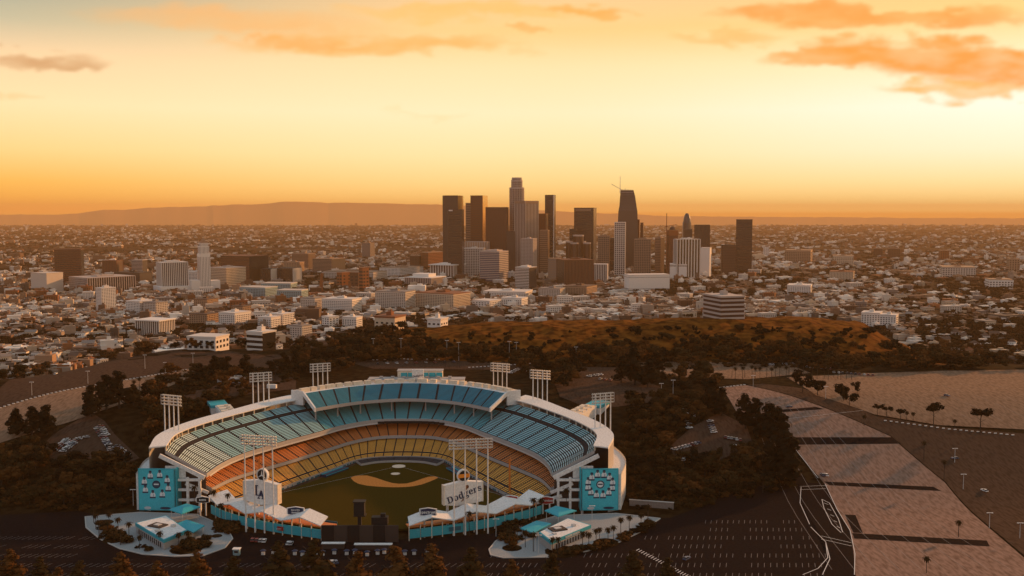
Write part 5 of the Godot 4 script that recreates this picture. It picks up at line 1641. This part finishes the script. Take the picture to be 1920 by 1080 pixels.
func multi(called: String, label: String, category: String, mesh: Mesh, m: Material, at: Array, cols: Array) -> void:
	if at.is_empty(): return
	var mm := MultiMesh.new()
	mm.transform_format = MultiMesh.TRANSFORM_3D
	mm.use_colors = cols.size() > 0
	mm.mesh = mesh
	mm.instance_count = at.size()
	for i in at.size():
		mm.set_instance_transform(i, at[i])
		if cols.size(): mm.set_instance_color(i, cols[i])
	var o := MultiMeshInstance3D.new()
	o.name = numbered(called)
	o.multimesh = mm
	o.material_override = m
	add_child(o)
	tag(o, label, category, "", "stuff")

func city() -> void:
	var hg := "houses on the slopes below the plateau"
	var kinds := [["cream", "tile red", "w_cream", "r_tile", 0.9], ["white", "flat grey", "w_white", "r_grey", -1.0], ["tan", "brown", "w_tan", "r_brown", 0.0], ["pale", "white flat", "w_pale", "r_white", -1.0], ["white", "brown hipped", "w_white", "r_brown", 1.0], ["cream", "grey gabled", "w_cream", "r_grey", 0.0], ["rust", "brown flat", "w_rust", "r_brown", -1.0]]
	var protos := []
	for k in kinds.size():
		var e: Array = kinds[k]
		protos.append([e, null])
	var count := 0
	var tries := 0
	while count < 290 and tries < 9000:
		tries += 1
		var px := rng.randf_range(-10, 1930)
		var py := rng.randf_range(560, 735)
		if px > 800 and px < 1690 and py > 606: continue
		var p := on_ground(px, py)
		var d := -p.z
		if d > 2100 or not in_city(p) or not free_spot(p, 12): continue
		if px > 1650 and rng.randf() < 0.45: continue
		claim(p, 12)
		p.y = T(p.x, p.z)
		var k := rng.randi_range(0, kinds.size() - 1)
		if rng.randf() < 0.45: k = [1, 3, 4][rng.randi_range(0, 2)]
		var e: Array = kinds[k]
		var label := "small %s house with a %s roof on the slopes below the plateau" % [e[0], e[1]]
		var turn := rng.randf_range(-0.7, 0.7)
		if protos[k][1] == null:
			protos[k][1] = house_proto("house", label, hg + ", " + e[0] + " with " + e[1], 13.0 if k % 2 else 11.0, 9.5, 4.2 + (k % 3) * 1.5, e[2], e[3], e[4])
			protos[k][1].position = p
			protos[k][1].rotation.y = turn
		else:
			var c := copy(protos[k][1], "house", p, turn)
			c.scale = Vector3(rng.randf_range(0.8, 1.45), rng.randf_range(0.85, 1.5), rng.randf_range(0.8, 1.3))
		count += 1
	# larger flat roofed blocks further out
	var lg := "flat roofed blocks in the city flats"
	var lk := [["white", "w_white", "r_white"], ["cream", "w_cream", "r_grey"], ["tan", "w_tan", "r_brown"], ["grey", "w_grey", "r_grey"], ["brown", "w_brown", "r_brown"], ["rust", "w_rust", "r_tile"], ["pale", "w_pale", "r_white"]]
	var lp := []
	for k in lk.size(): lp.append([])
	count = 0
	tries = 0
	while count < 280 and tries < 9000:
		tries += 1
		var px := rng.randf_range(-20, 1940)
		var py := rng.randf_range(476, 612)
		if px > 1080 and px < 1680 and py > 596: continue
		var p := on_ground(px, py)
		var d := -p.z
		if d < 1350 or not in_city(p) or not free_spot(p, 22): continue
		if px > 1500 and rng.randf() < 0.35: continue
		claim(p, 22)
		p.y = T(p.x, p.z)
		var k := rng.randi_range(0, 6)
		if rng.randf() < 0.35: k = 0 if rng.randf() < 0.5 else 6
		var turn: float = [0.35, -0.5, 0.2][rng.randi_range(0, 2)] + rng.randf_range(-0.1, 0.1)
		if lp[k].size() < 3:
			var o := thing("flat_roofed_block", "%s flat roofed block with window rows in the city flats" % lk[k][0], "building", p, turn, lg + ", " + lk[k][0])
			var w := rng.randf_range(20, 36)
			var dep := rng.randf_range(14, 22)
			var h: float = [7.0, 11.0, 17.0][lp[k].size()]
			dress(o, w, dep, -4, h, lk[k][1], lk[k][2], "punch", 4.4, 3.6)
			penthouse(o, 5, 4, h - 1, lk[k][2], w * 0.2)
			lp[k].append(o)
		else:
			var c := copy(lp[k][rng.randi_range(0, 2)], "flat_roofed_block", p, turn)
			c.scale = Vector3(rng.randf_range(0.75, 1.4), rng.randf_range(0.7, 1.3), rng.randf_range(0.8, 1.3))
		count += 1
	# the rest of the basin, too many and too small to tell apart
	var box := MB.new()
	box.slab(Vector3(0, 0.5, 0), Vector3(1, 1, 1)); box.slab(Vector3(0.15, 1.08, -0.1), Vector3(0.3, 0.22, 0.35)); box.slab(Vector3(-0.3, 0.35, 0.55), Vector3(0.4, 0.7, 0.5))
	var at := []
	var cols := []
	var pal := [Color(0.72, 0.63, 0.53), Color(0.56, 0.42, 0.29), Color(0.32, 0.19, 0.11), Color(0.18, 0.10, 0.06), Color(0.40, 0.30, 0.22), Color(0.12, 0.09, 0.07), Color(0.26, 0.10, 0.035), Color(0.78, 0.70, 0.60)]
	for i in 34000:
		var py := 414.0 + 190.0 * pow(rng.randf(), 1.35) if i % 6 else rng.randf_range(560, 730)
		var px := rng.randf_range(-60, 1980)
		var d := 0.0
		var p: Vector3
		if py < 470.0:
			var k := (540.0 - py) / F
			var hgl := -95.0
			p = at_h(px, py, hgl)
			p.y = T(p.x, p.z)
		else: p = on_ground(px, py)
		d = -p.z
		if d < 1150 or not in_city(p): continue
		if d < 4200 and not free_spot(p, 10): continue
		if px > 1560 and py > 520 and rng.randf() < 0.25 + 0.6 * smoothstep(1560.0, 1800.0, px): continue
		var dens := nz.get_noise_2d(p.x * 0.06, p.z * 0.03)
		if dens < -0.12 and rng.randf() < 0.75: continue
		var s := 1.0 + d / 16000.0
		var w := rng.randf_range(7, 22) * s
		var h := rng.randf_range(3.5, 9.0) * (1.0 + d / 15000.0)
		if rng.randf() < 0.05: h *= 2.2
		if rng.randf() < 0.12: w *= 2.0
		at.append(Transform3D(Basis(Vector3.UP, 0.3 + rng.randf_range(-0.3, 0.3)).scaled_local(Vector3(w, h + 2, w * rng.randf_range(0.5, 0.9))), p - Vector3(0, 2, 0)))
		cols.append(pal[rng.randi_range(0, 7)] * rng.randf_range(0.5, 1.1))
	var t := mat("far_walls", 1, 1, 1)
	t.vertex_color_use_as_albedo = true
	multi("far_city", "sea of small far off roofs and walls filling the basin", "buildings", box.done(), t, at, cols)
	# streets: the freeway ramp and the long avenue
	for e in [[[292, 606], [330, 583], [365, 566], [420, 556]], [[96, 560], [60, 525], [70, 495], [96, 470], [130, 448]], [[1310, 560], [1360, 540], [1440, 530], [1560, 545]]]:
		var mb := MB.new()
		for i in e.size() - 1:
			var a := on_ground(e[i][0], e[i][1])
			var b := on_ground(e[i + 1][0], e[i + 1][1])
			stripe(mb, Vector2(a.x, a.z), Vector2(b.x, b.z), 24.0, 3.0)
		ground_part("road", mb, M.asphalt_brown)

# ---------- plants ----------
func crown_mesh(kind: String, sd: int) -> ArrayMesh:
	var r := RandomNumberGenerator.new()
	r.seed = sd
	var b := MB.new()
	var lumps := []
	match kind:
		"round":
			for i in 11: lumps.append([Vector3(r.randf_range(-0.30, 0.30), r.randf_range(0.42, 0.86), r.randf_range(-0.30, 0.30)), r.randf_range(0.11, 0.22)])
		"pine":
			for i in 13:
				var f := i / 12.0
				var w := 0.22 * (1.0 - f * 0.72) * r.randf_range(0.6, 1.2)
				var a := r.randf() * TAU
				lumps.append([Vector3(cos(a) * w * 0.7, 0.22 + f * 0.72, sin(a) * w * 0.7), 0.07 + w * 0.55])
		"cone":
			for i in 16:
				var f := i / 15.0
				var w := 0.19 * (1.0 - f) + 0.02
				var a := r.randf() * TAU
				lumps.append([Vector3(cos(a) * w * 0.6, 0.06 + f * 0.88, sin(a) * w * 0.6), 0.04 + w * 0.62])
		"flat":
			for i in 10:
				var a := r.randf() * TAU
				lumps.append([Vector3(cos(a) * r.randf_range(0.05, 0.38), r.randf_range(0.72, 0.92), sin(a) * r.randf_range(0.05, 0.38)), r.randf_range(0.10, 0.17)])
		"bush":
			for i in 8: lumps.append([Vector3(r.randf_range(-0.4, 0.4), r.randf_range(0.15, 0.6), r.randf_range(-0.4, 0.4)), r.randf_range(0.16, 0.32)])
	for l in lumps:
		var n := 46
		var c: Vector3 = l[0]
		var rad: float = l[1]
		for i in n:
			var v := Vector3(r.randfn(), r.randfn(), r.randfn()).normalized()
			var p := c + v * rad * pow(r.randf(), 0.35) * Vector3(1, 0.85, 1)
			var x := Vector3(r.randfn(), r.randfn(), r.randfn()).normalized()
			var y := x.cross(v + Vector3(0.01, 0.3, 0)).normalized()
			x = y.cross(v).normalized()
			var s := rad * r.randf_range(0.16, 0.36)
			b.quad(p - x * s - y * s * 0.6, p + x * s * 0.7 - y * s, p + x * s + y * s * 0.7, p - x * s * 0.6 + y * s)
	return b.done()
func trunk_mesh(kind: String) -> ArrayMesh:
	var b := MB.new()
	var top := 0.62 if kind == "round" else 0.8
	b.tube(Vector3(0, -0.08, 0), Vector3(0.01, top * 0.5, 0), 0.022, 0.016, 6)
	b.tube(Vector3(0.01, top * 0.5, 0), Vector3(0, top, 0.01), 0.016, 0.006, 6)
	for i in 5:
		var a := i * 2.4
		b.tube(Vector3(0, top * (0.45 + 0.08 * i), 0), Vector3(cos(a) * 0.17, top * (0.62 + 0.09 * i), sin(a) * 0.17), 0.009, 0.003, 5)
	return b.done()
var tree_mesh := {}
func tree(called: String, kind: String, leaf: String, label: String, group: String, at: Vector3, h: float, wide := 1.0) -> void:
	var key := kind + str(rng.randi_range(0, 3))
	if not tree_mesh.has(key): tree_mesh[key] = crown_mesh(kind, key.hash() % 100000)
	if not tree_mesh.has("trunk" + kind): tree_mesh["trunk" + kind] = trunk_mesh(kind)
	var o := thing(called, label, "tree" if kind != "bush" else "shrub", at, rng.randf() * TAU, group)
	o.scale = Vector3(h * wide, h, h * wide)
	if kind != "bush": part("trunk", tree_mesh["trunk" + kind], M.bark, o)
	part("crown", tree_mesh[key], M[leaf], o)
func palm_meshes() -> void:
	var t := MB.new()
	t.tube(Vector3(0, -0.05, 0), Vector3(0.01, 0.5, 0), 0.022, 0.017, 6)
	t.tube(Vector3(0.01, 0.5, 0), Vector3(0, 0.92, 0), 0.017, 0.015, 6)
	tree_mesh["palm_trunk"] = t.done()
	var b := MB.new()
	for i in 22:
		var a := i * 2.399
		var lift := lerpf(0.75, -0.75, i / 21.0)
		var dir := Vector3(cos(a), 0, sin(a))
		var side := Vector3(-sin(a), 0, cos(a))
		var p := Vector3(0, 0.92, 0)
		var w := 0.035
		for k in 4:
			var q := p + dir * 0.058 * cos(lift) + Vector3(0, 0.058 * sin(lift), 0)
			var w2 := w * (1.15 if k == 0 else 0.72)
			b.quad(p - side * w, p + side * w, q + side * w2 + Vector3(0, -0.01, 0), q - side * w2 + Vector3(0, -0.01, 0))
			p = q; w = w2; lift -= 0.42
	tree_mesh["palm_crown"] = b.done()
func palm(at: Vector3, h: float, label: String, group: String) -> void:
	var o := thing("palm_tree", label, "palm tree", at, rng.randf() * TAU, group)
	var fat := 10.0 / h if h > 10.0 else 1.0
	o.scale = Vector3.ONE * h
	part("trunk", tree_mesh.palm_trunk, M.bark, o).scale = Vector3(fat, 1, fat)
	var c := part("crown", tree_mesh.palm_crown, M.palm_leaf, o)
	var s := clampf(11.0 / h, 0.8, 1.5)
	c.scale = Vector3.ONE * s
	c.position.y = 0.92 * (1.0 - s)

func px_spots(poly: Array, n: int) -> Array:
	var p := PackedVector2Array()
	var r := Rect2(Vector2(poly[0], poly[1]), Vector2.ZERO)
	for i in range(0, poly.size(), 2):
		p.append(Vector2(poly[i], poly[i + 1])); r = r.expand(Vector2(poly[i], poly[i + 1]))
	var o := []
	var tries := 0
	while o.size() < n and tries < n * 30:
		tries += 1
		var q := Vector2(rng.randf_range(r.position.x, r.end.x), rng.randf_range(r.position.y, r.end.y))
		if not Geometry2D.is_point_in_polygon(q, p): continue
		var g := on_ground(q.x, q.y)
		if Geometry2D.is_point_in_polygon(Vector2(g.x - HOME.x, g.z - HOME.z), foot): continue
		g.y = T(g.x, g.z)
		o.append(g)
	return o

func trees() -> void:
	palm_meshes()
	# tall dark pines that stand out one by one
	for e in [[172, 782, 19, "left terraces"], [200, 768, 21, "left terraces"], [224, 766, 23, "left terraces"], [250, 760, 13, "left terraces"], [30, 815, 15, "left terraces"], [60, 818, 17, "left terraces"], [88, 815, 17, "left terraces"], [376, 716, 13, "left terraces"], [402, 710, 16, "left terraces"], [427, 711, 16, "left terraces"], [462, 710, 17, "left terraces"],
		[532, 694, 13, "left terraces"], [555, 694, 14, "left terraces"], [590, 688, 14, "left terraces"], [640, 684, 13, "left terraces"], [1337, 775, 21, "worn lot"], [1354, 780, 17, "worn lot"], [1398, 804, 20, "worn lot"], [1418, 808, 19, "worn lot"], [1444, 828, 22, "worn lot"], [1458, 838, 22, "worn lot"], [1485, 908, 24, "worn lot"], [1466, 900, 22, "worn lot"], [1440, 900, 20, "worn lot"],
		[1190, 722, 25, "back lot"], [1165, 718, 18, "back lot"], [1076, 704, 16, "back lot"], [1020, 700, 14, "back lot"], [1215, 726, 18, "back lot"], [1232, 715, 20, "back lot"]]:
		var p := on_ground(e[0], e[1])
		tree("pine_tree", "pine", "leaf_dark", "tall dark pine standing beside the %s" % e[3], "dark pines beside the " + e[3], p, e[2] * 1.15, 1.35)
	for e in [[1505, 736, 17], [1533, 742, 13], [1582, 752, 14], [1592, 766, 12], [1645, 782, 9], [1662, 785, 9], [1688, 791, 9], [1750, 798, 15], [1838, 812, 17], [1607, 738, 9]]:
		var p := on_ground(e[0], e[1])
		tree("umbrella_tree", "flat" if e[0] > 1640 else "round", "leaf_dark", "dark spreading tree on the verge of the pale upper lot", "spreading trees on the verge of the pale upper lot", p, e[2], 1.1)
	# the row of evergreens close to the lens
	for e in [[20, 1028], [75, 1042], [150, 1050], [225, 1034], [295, 1050], [370, 1030], [440, 1040], [520, 1012], [590, 1010], [670, 1032], [740, 1020], [810, 1018], [885, 1024], [960, 1048], [1035, 1036], [1185, 1030], [1253, 1044], [655, 1062], [110, 1062]]:
		var d := 424.0 + rng.randf_range(-6, 8)
		var h := hgt(e[1], d)
		tree("evergreen_tree", "cone", ["leaf_rust", "leaf_rust", "leaf_olive"][rng.randi_range(0, 2)], "pointed evergreen in the row along the front parking lot", "row of evergreens along the front parking lot", Vector3(wx(e[0], d, h * 0.7), T(0, -d), -d), h, 2.0)
	# woods round the stadium: single trees
	var k := 0
	for w in [[[300, 695, 560, 690, 560, 712, 430, 752, 330, 800, 285, 830, 262, 822, 270, 780, 262, 745], 56, "first base side slope"], [[0, 845, 60, 832, 70, 856, 120, 868, 250, 874, 258, 945, 150, 952, 0, 945], 66, "dark grove beyond the first base banner"], [[1180, 760, 1290, 735, 1330, 776, 1255, 836, 1270, 868, 1330, 874, 1412, 840, 1490, 905, 1480, 915, 1300, 950, 1185, 950, 1170, 860], 96, "third base side slope"]]:
		for p in px_spots(w[0], w[1]):
			var leaf: String = ["leaf_olive", "leaf_rust", "leaf_dark", "leaf_olive"][k % 4]
			var tone: String = ["olive", "rusty brown", "dark", "olive"][k % 4]
			tree("broadleaf_tree", "round", leaf, "%s broad crowned tree on the %s" % [tone, w[2]], "%s trees on the %s" % [tone, w[2]], p, rng.randf_range(7, 13), rng.randf_range(1.0, 1.4))
			k += 1
	for p in px_spots([820, 625, 1690, 612, 1730, 650, 1100, 668, 800, 660], 130):
		tree("shrub", "bush", "leaf_dark" if rng.randf() < 0.6 else "leaf_olive", "dark shrub on the dry grass hill", "shrubs on the dry grass hill", p, rng.randf_range(3, 8), rng.randf_range(0.9, 1.5))
	# masses: woodland behind, undergrowth, street trees of the basin
	var at := []
	for w in [[[540, 648, 760, 622, 830, 660, 1080, 668, 1080, 688, 980, 684, 700, 678, 560, 690], 170], [[1080, 655, 1780, 655, 1800, 692, 1500, 690, 1080, 690], 190], [[1690, 600, 1990, 560, 1990, 690, 1800, 697, 1750, 660], 200], [[-30, 712, 380, 645, 540, 630, 560, 660, 380, 656, 150, 682, -30, 728], 70], [[560, 690, 660, 690, 660, 700, 560, 706], 24], [[1500, 685, 1920, 680, 1930, 696, 1500, 700], 60], [[960, 690, 1060, 690, 1090, 700, 1080, 735, 1030, 735], 30], [[1250, 700, 1360, 700, 1330, 745, 1240, 730], 26]]:
		for p in px_spots(w[0], w[1]):
			var h := rng.randf_range(7, 14)
			at.append(Transform3D(Basis(Vector3.UP, rng.randf() * TAU).scaled(Vector3(h * rng.randf_range(1.0, 1.5), h, h * rng.randf_range(1.0, 1.5))), p))
	split_multi("woodland", "dense brown green woodland behind the ballpark and along the hill foot", "woodland", "round", at)
	at = []
	for w in [[[300, 695, 560, 690, 560, 712, 430, 752, 330, 800, 285, 830, 262, 822, 270, 780, 262, 745], 260], [[0, 845, 60, 832, 70, 856, 120, 868, 250, 874, 258, 950, 150, 958, 0, 952], 320], [[1180, 760, 1290, 735, 1330, 776, 1255, 836, 1270, 868, 1330, 874, 1412, 840, 1490, 905, 1480, 915, 1300, 955, 1175, 955, 1165, 860], 520], [[540, 648, 760, 622, 830, 660, 1080, 668, 1080, 688, 980, 684, 700, 678, 560, 690], 200], [[1080, 670, 1780, 665, 1800, 692, 1500, 690, 1080, 690], 200], [[400, 955, 440, 965, 445, 1000, 415, 1000, 395, 975], 30], [[940, 985, 985, 975, 1010, 1000, 960, 1030, 935, 1010], 36], [[310, 1015, 390, 1012, 400, 1030, 330, 1034], 26], [[1040, 1036, 1140, 1020, 1150, 1026, 1050, 1042], 26], [[1160, 1010, 1215, 985, 1222, 990, 1165, 1016], 14], [[190, 985, 250, 1018, 300, 1032, 290, 1036, 200, 1010], 20]]:
		for p in px_spots(w[0], w[1]):
			var h := rng.randf_range(2.0, 5.0)
			at.append(Transform3D(Basis(Vector3.UP, rng.randf() * TAU).scaled(Vector3(h * 1.5, h, h * 1.5)), p - Vector3(0, 0.2, 0)))
	split_multi("undergrowth", "dense low undergrowth between the trees round the ballpark", "undergrowth", "bush", at)
	at = []
	for i in 26000:
		var py := 412.0 + 300.0 * pow(rng.randf(), 1.3)
		var px := rng.randf_range(-40, 1960)
		var p: Vector3
		if py < 470.0:
			p = at_h(px, py, -95.0)
			p.y = T(p.x, p.z)
		else: p = on_ground(px, py)
		var d := -p.z
		if d < 1080 or not in_city(p): continue
		if d < 2500 and not free_spot(p, 1) and rng.randf() < 0.75: continue
		var dens := nz.get_noise_2d(p.x * 0.06, p.z * 0.03)
		if dens > 0.05 and rng.randf() < 0.55 and not (px > 1500 and py > 500): continue
		var h := rng.randf_range(5, 12) * (1.0 + d / 14000.0)
		at.append(Transform3D(Basis(Vector3.UP, rng.randf() * TAU).scaled(Vector3(h * 1.5 * (1.0 + d / 9000.0), h, h * 1.3)), p - Vector3(0, h * 0.2, 0)))
	split_multi("street_trees", "countless dark street and garden trees across the city basin", "trees", "round", at)

func split_multi(called: String, label: String, category: String, kind: String, at: Array) -> void:
	var leaves := ["leaf_olive", "leaf_dark", "leaf_rust"] if called != "street_trees" else ["leaf_city", "leaf_dark"]
	for v in leaves.size():
		var some := []
		for i in range(v, at.size(), leaves.size()): some.append(at[i])
		multi(called, label if v == 0 else label.replace("dense", ["", "dark", "rusty"][v]).replace("countless", "darker"), category, crown_mesh(kind, 40 + v), M[leaves[v]], some, [])

# ---------- cars, lamps, palms, carts ----------
func car_proto(paint: String, label: String, group: String, at: Vector3, turn: float, tall: float) -> Node3D:
	var o := thing("parked_car", label, "car", at, turn, group)
	var b := MB.new()
	b.slab(Vector3(0, 0.62, 0), Vector3(1.8, 0.55, 4.4)); b.slab(Vector3(0, 0.95, 1.45), Vector3(1.7, 0.16, 1.3))
	var hh := 1.45 * tall
	var c0 := [Vector3(-0.85, 0.88, 0.95), Vector3(0.85, 0.88, 0.95), Vector3(0.85, 0.88, -2.0), Vector3(-0.85, 0.88, -2.0)]
	var c1 := [Vector3(-0.68, hh, 0.25), Vector3(0.68, hh, 0.25), Vector3(0.68, hh, -1.5), Vector3(-0.68, hh, -1.5)]
	b.quad(c1[0], c1[1], c1[2], c1[3])
	part("body", b, M[paint], o)
	var g := MB.new()
	for i in 4: g.quad(c0[i], c0[(i + 1) % 4], c1[(i + 1) % 4], c1[i])
	part("windows", g, M.tinted, o)
	for x in [-0.85, 0.85]:
		for z in [-1.35, 1.4]:
			var w := MB.new()
			w.tube(Vector3(x - 0.1, 0.33, z), Vector3(x + 0.1, 0.33, z), 0.33, 0.33, 10)
			part("wheel", w, M.tyre, o)
	return o

func small_things() -> void:
	var protos := {}
	var clusters := [["in the left terrace lot", [[100, 848, 126, 826, 9], [116, 850, 140, 832, 7], [128, 836, 150, 824, 5], [162, 822, 162, 822, 1]]], ["along the curved left verge", [[182, 804, 210, 848, 13], [188, 800, 200, 820, 6], [218, 838, 240, 856, 6], [226, 850, 232, 852, 2]]], ["in the right grove lot", [[1262, 846, 1312, 832, 8], [1275, 866, 1310, 860, 5], [1330, 790, 1340, 815, 6], [1358, 822, 1390, 828, 6], [1375, 838, 1398, 846, 4], [1280, 768, 1294, 808, 6], [1300, 775, 1310, 785, 2]]], ["in the lots behind the top deck", [[1100, 708, 1130, 704, 4], [955, 702, 972, 694, 5], [990, 697, 1002, 700, 3], [700, 684, 860, 680, 9], [430, 722, 470, 718, 3], [1120, 712, 1150, 716, 3]]], ["in the far lot at the hill foot", [[1434, 686, 1500, 684, 16], [1510, 690, 1560, 694, 8], [1560, 700, 1640, 706, 10]]], ["scattered on the open lots", [[1540, 893, 1552, 894, 2], [1846, 923, 1846, 923, 1], [1480, 765, 1480, 765, 1], [1790, 862, 1790, 862, 1], [1776, 744, 1776, 744, 1], [105, 703, 105, 703, 1]]], ["on the front forecourt", [[470, 1016, 500, 1018, 4], [538, 1022, 548, 1023, 2], [620, 1058, 634, 1058, 2], [1285, 1050, 1290, 1052, 1]]]]
	for c in clusters:
		for q in c[1]:
			var dir := on_ground(q[2], q[3]) - on_ground(q[0], q[1])
			var turn := atan2(dir.x, dir.z) + PI / 2 + 0.3 if dir.length() > 1.0 else rng.randf() * TAU
			for i in q[4]:
				var f: float = (i + 0.5) / q[4]
				var p := on_ground(lerpf(q[0], q[2], f) + rng.randf_range(-1, 1), lerpf(q[1], q[3], f))
				p.y = T(p.x, p.z) + 0.5
				var paint: String = ["car_white", "car_white", "car_silver", "car_white", "car_black", "car_silver", "car_red", "car_blue"][rng.randi_range(0, 7)]
				var tone: String = paint.trim_prefix("car_")
				var label := "%s car parked %s" % [tone, c[0]]
				var group: String = "%s cars %s" % [tone, c[0]]
				if not protos.has(paint): protos[paint] = car_proto(paint, label, group, p, turn, 1.0 + 0.12 * (protos.size() % 2))
				else: copy(protos[paint], "parked_car", p, turn + rng.randf_range(-0.08, 0.08), label, group)
	# white trailers and a bus at the back of the first base side
	for e in [[450, 713, 9, "car_white"], [437, 716, 8, "car_white"], [418, 719, 8, "car_silver"], [510, 730, 7, "car_white"]]:
		var p := on_ground(e[0], e[1])
		p.y = T(p.x, p.z) + 0.4
		var o := thing("box_trailer", "white boxy trailer parked in the lot behind the first base stand", "trailer", p, 1.4, "trailers behind the first base stand")
		slab_part(o, "box", e[3], [[0, 1.9, 0, 2.6, 2.8, e[2]]])
		var w := MB.new()
		for z in [-0.3, 0.3]: w.tube(Vector3(-1.2, 0.4, z * e[2]), Vector3(1.2, 0.4, z * e[2]), 0.42, 0.42, 8)
		part("wheels", w, M.tyre, o)
	# palms
	for e in [[365, 960, 15], [402, 968, 15], [428, 972, 14], [415, 985, 12], [880, 1005, 13], [1000, 985, 15], [1062, 965, 15], [1015, 975, 12]]:
		palm(at_h(e[0], e[1], 0.0), e[2], "tall palm between the plaza and the outfield pavilion", "palms beside the outfield pavilions")
	for e in [[180, 992], [186, 1006], [202, 1004], [214, 1014], [226, 1022], [262, 1030], [205, 990], [335, 1026], [222, 1000], [242, 1008], [176, 980], [300, 1026], [352, 1022]]:
		palm(at_h(e[0], e[1], 0.2), rng.randf_range(6.5, 9.5), "small palm on the paved island below the first base banner", "palms on the first base plaza")
	for e in [[985, 1026], [1000, 1034], [1036, 1038], [1046, 1042], [1104, 1030], [1118, 1024], [1140, 1020], [1150, 1012], [1164, 1000], [1180, 996], [1202, 988], [1215, 978], [970, 1020], [1092, 1034], [1124, 1014], [955, 1022]]:
		palm(at_h(e[0], e[1], 0.2), rng.randf_range(6.5, 10.0), "small palm on the paved island below the third base banner", "palms on the third base plaza")
	for e in [[1732, 862, 12], [1770, 902, 13], [1797, 1008, 9], [1737, 1076, 8], [1620, 800, 8], [1700, 790, 7], [1712, 792, 7], [1790, 806, 7]]:
		palm(on_ground(e[0], e[1]), e[2], "lone palm between the worn lot and the brown lot", "lone palms between the right hand lots")
	for e in [[252, 745, 13], [262, 742, 14], [276, 748, 13], [286, 740, 12], [348, 718, 8], [330, 722, 7], [1240, 708, 9], [1262, 712, 9], [1280, 714, 10], [835, 690, 16], [842, 690, 16], [862, 690, 13]]:
		palm(on_ground(e[0], e[1]), e[2], "slender palm at the edge of the woods behind the stands", "slender palms behind the stands")
	for i in 26: palm(on_ground(1372 + i * 9 + rng.randf_range(-3, 3), 712 + rng.randf_range(-4, 3)), rng.randf_range(10, 15), "thin palm in the row at the far end of the worn lot", "row of thin palms at the far end of the worn lot")
	# lamp posts
	for e in [[1806, 918, 9], [1790, 868, 9], [1912, 1010, 8], [1548, 748, 9], [1855, 990, 8], [1412, 726, 9], [1262, 738, 10], [752, 668, 16], [838, 672, 16], [700, 668, 16], [860, 676, 16], [955, 674, 16], [968, 676, 16], [1080, 676, 12], [165, 720, 10], [272, 692, 12], [362, 686, 11], [310, 700, 9], [60, 742, 10], [1110, 980, 9], [1240, 742, 9], [250, 948, 9], [1004, 1034, 9], [1010, 1038, 9], [930, 1006, 9]]:
		var p := on_ground(e[0], e[1])
		var o := thing("lamp_post", "slim pale lamp post standing at the edge of a parking lot", "lamp post", p, 0.0, "lamp posts round the parking lots")
		var b := MB.new()
		b.tube(Vector3(0, -0.3, 0), Vector3(0, e[2], 0), 0.16, 0.10, 6)
		part("pole", b, M.steel, o)
		var l := MB.new()
		l.slab(Vector3(0, e[2], 0), Vector3(2.6, 0.18, 0.3)); l.slab(Vector3(-1.2, e[2] - 0.1, 0), Vector3(0.8, 0.3, 0.5)); l.slab(Vector3(1.2, e[2] - 0.1, 0), Vector3(0.8, 0.3, 0.5))
		part("lamp_head", l, M.white, o)
	# vendor carts before the centre field screen
	for i in 17:
		var p := at_h(495 + i * 19 + rng.randf_range(-4, 4), 1041 + rng.randf_range(-3, 2), 0.05)
		var o := thing("vendor_cart", "white vendor cart with a blue umbrella before the black screen", "cart", p, 0.0, "vendor carts before the black screen")
		slab_part(o, "counter", "white", [[0, 0.7, 0, 1.6, 1.2, 1.0]])
		var u := MB.new()
		u.tube(Vector3(0, 0, 0), Vector3(0, 2.5, 0), 0.05, 0.05, 5); u.tube(Vector3(0, 2.1, 0), Vector3(0, 2.8, 0), 1.5, 0.1, 8)
		part("umbrella", u, M.navy, o)
	var tk := thing("ticket_booth", "pale ticket booth with a flat roof at the first base plaza tip", "booth", at_h(444, 1040, 0.1))
	slab_part(tk, "walls", "w_teal", [[0, 1.4, 0, 3.0, 2.8, 2.4]])
	slab_part(tk, "roof", "white", [[0, 2.95, 0, 3.6, 0.3, 3.0]])
	slab_part(tk, "window", "glass", [[0, 1.7, 1.22, 1.8, 0.9, 0.1]])
	for e in [[625, 1028, 16], [700, 1030, 26]]:
		var p := at_h(e[0], e[1], 0.05)
		var o := thing("service_stall", "long low white awning stall before the black screen", "stall", p, 0.0, "awning stalls before the black screen")
		slab_part(o, "awning", "white", [[0, 2.6, 0, e[2] * 0.7, 0.3, 2.6]])
		slab_part(o, "counter", "w_dark", [[0, 1.0, 0, e[2] * 0.65, 2.0, 1.8]])
	# the low retaining wall below the third base banner
	var rw := thing("retaining_wall", "low grey retaining wall on the slope beside the third base banner", "wall", HOME + Vector3(148, 0, 92), -0.25)
	slab_part(rw, "wall", "w_grey", [[0, 2.0, 0, 24, 4.0, 0.8]])
	slab_part(rw, "coping", "kerb", [[0, 4.1, 0, 24.4, 0.3, 1.1]])
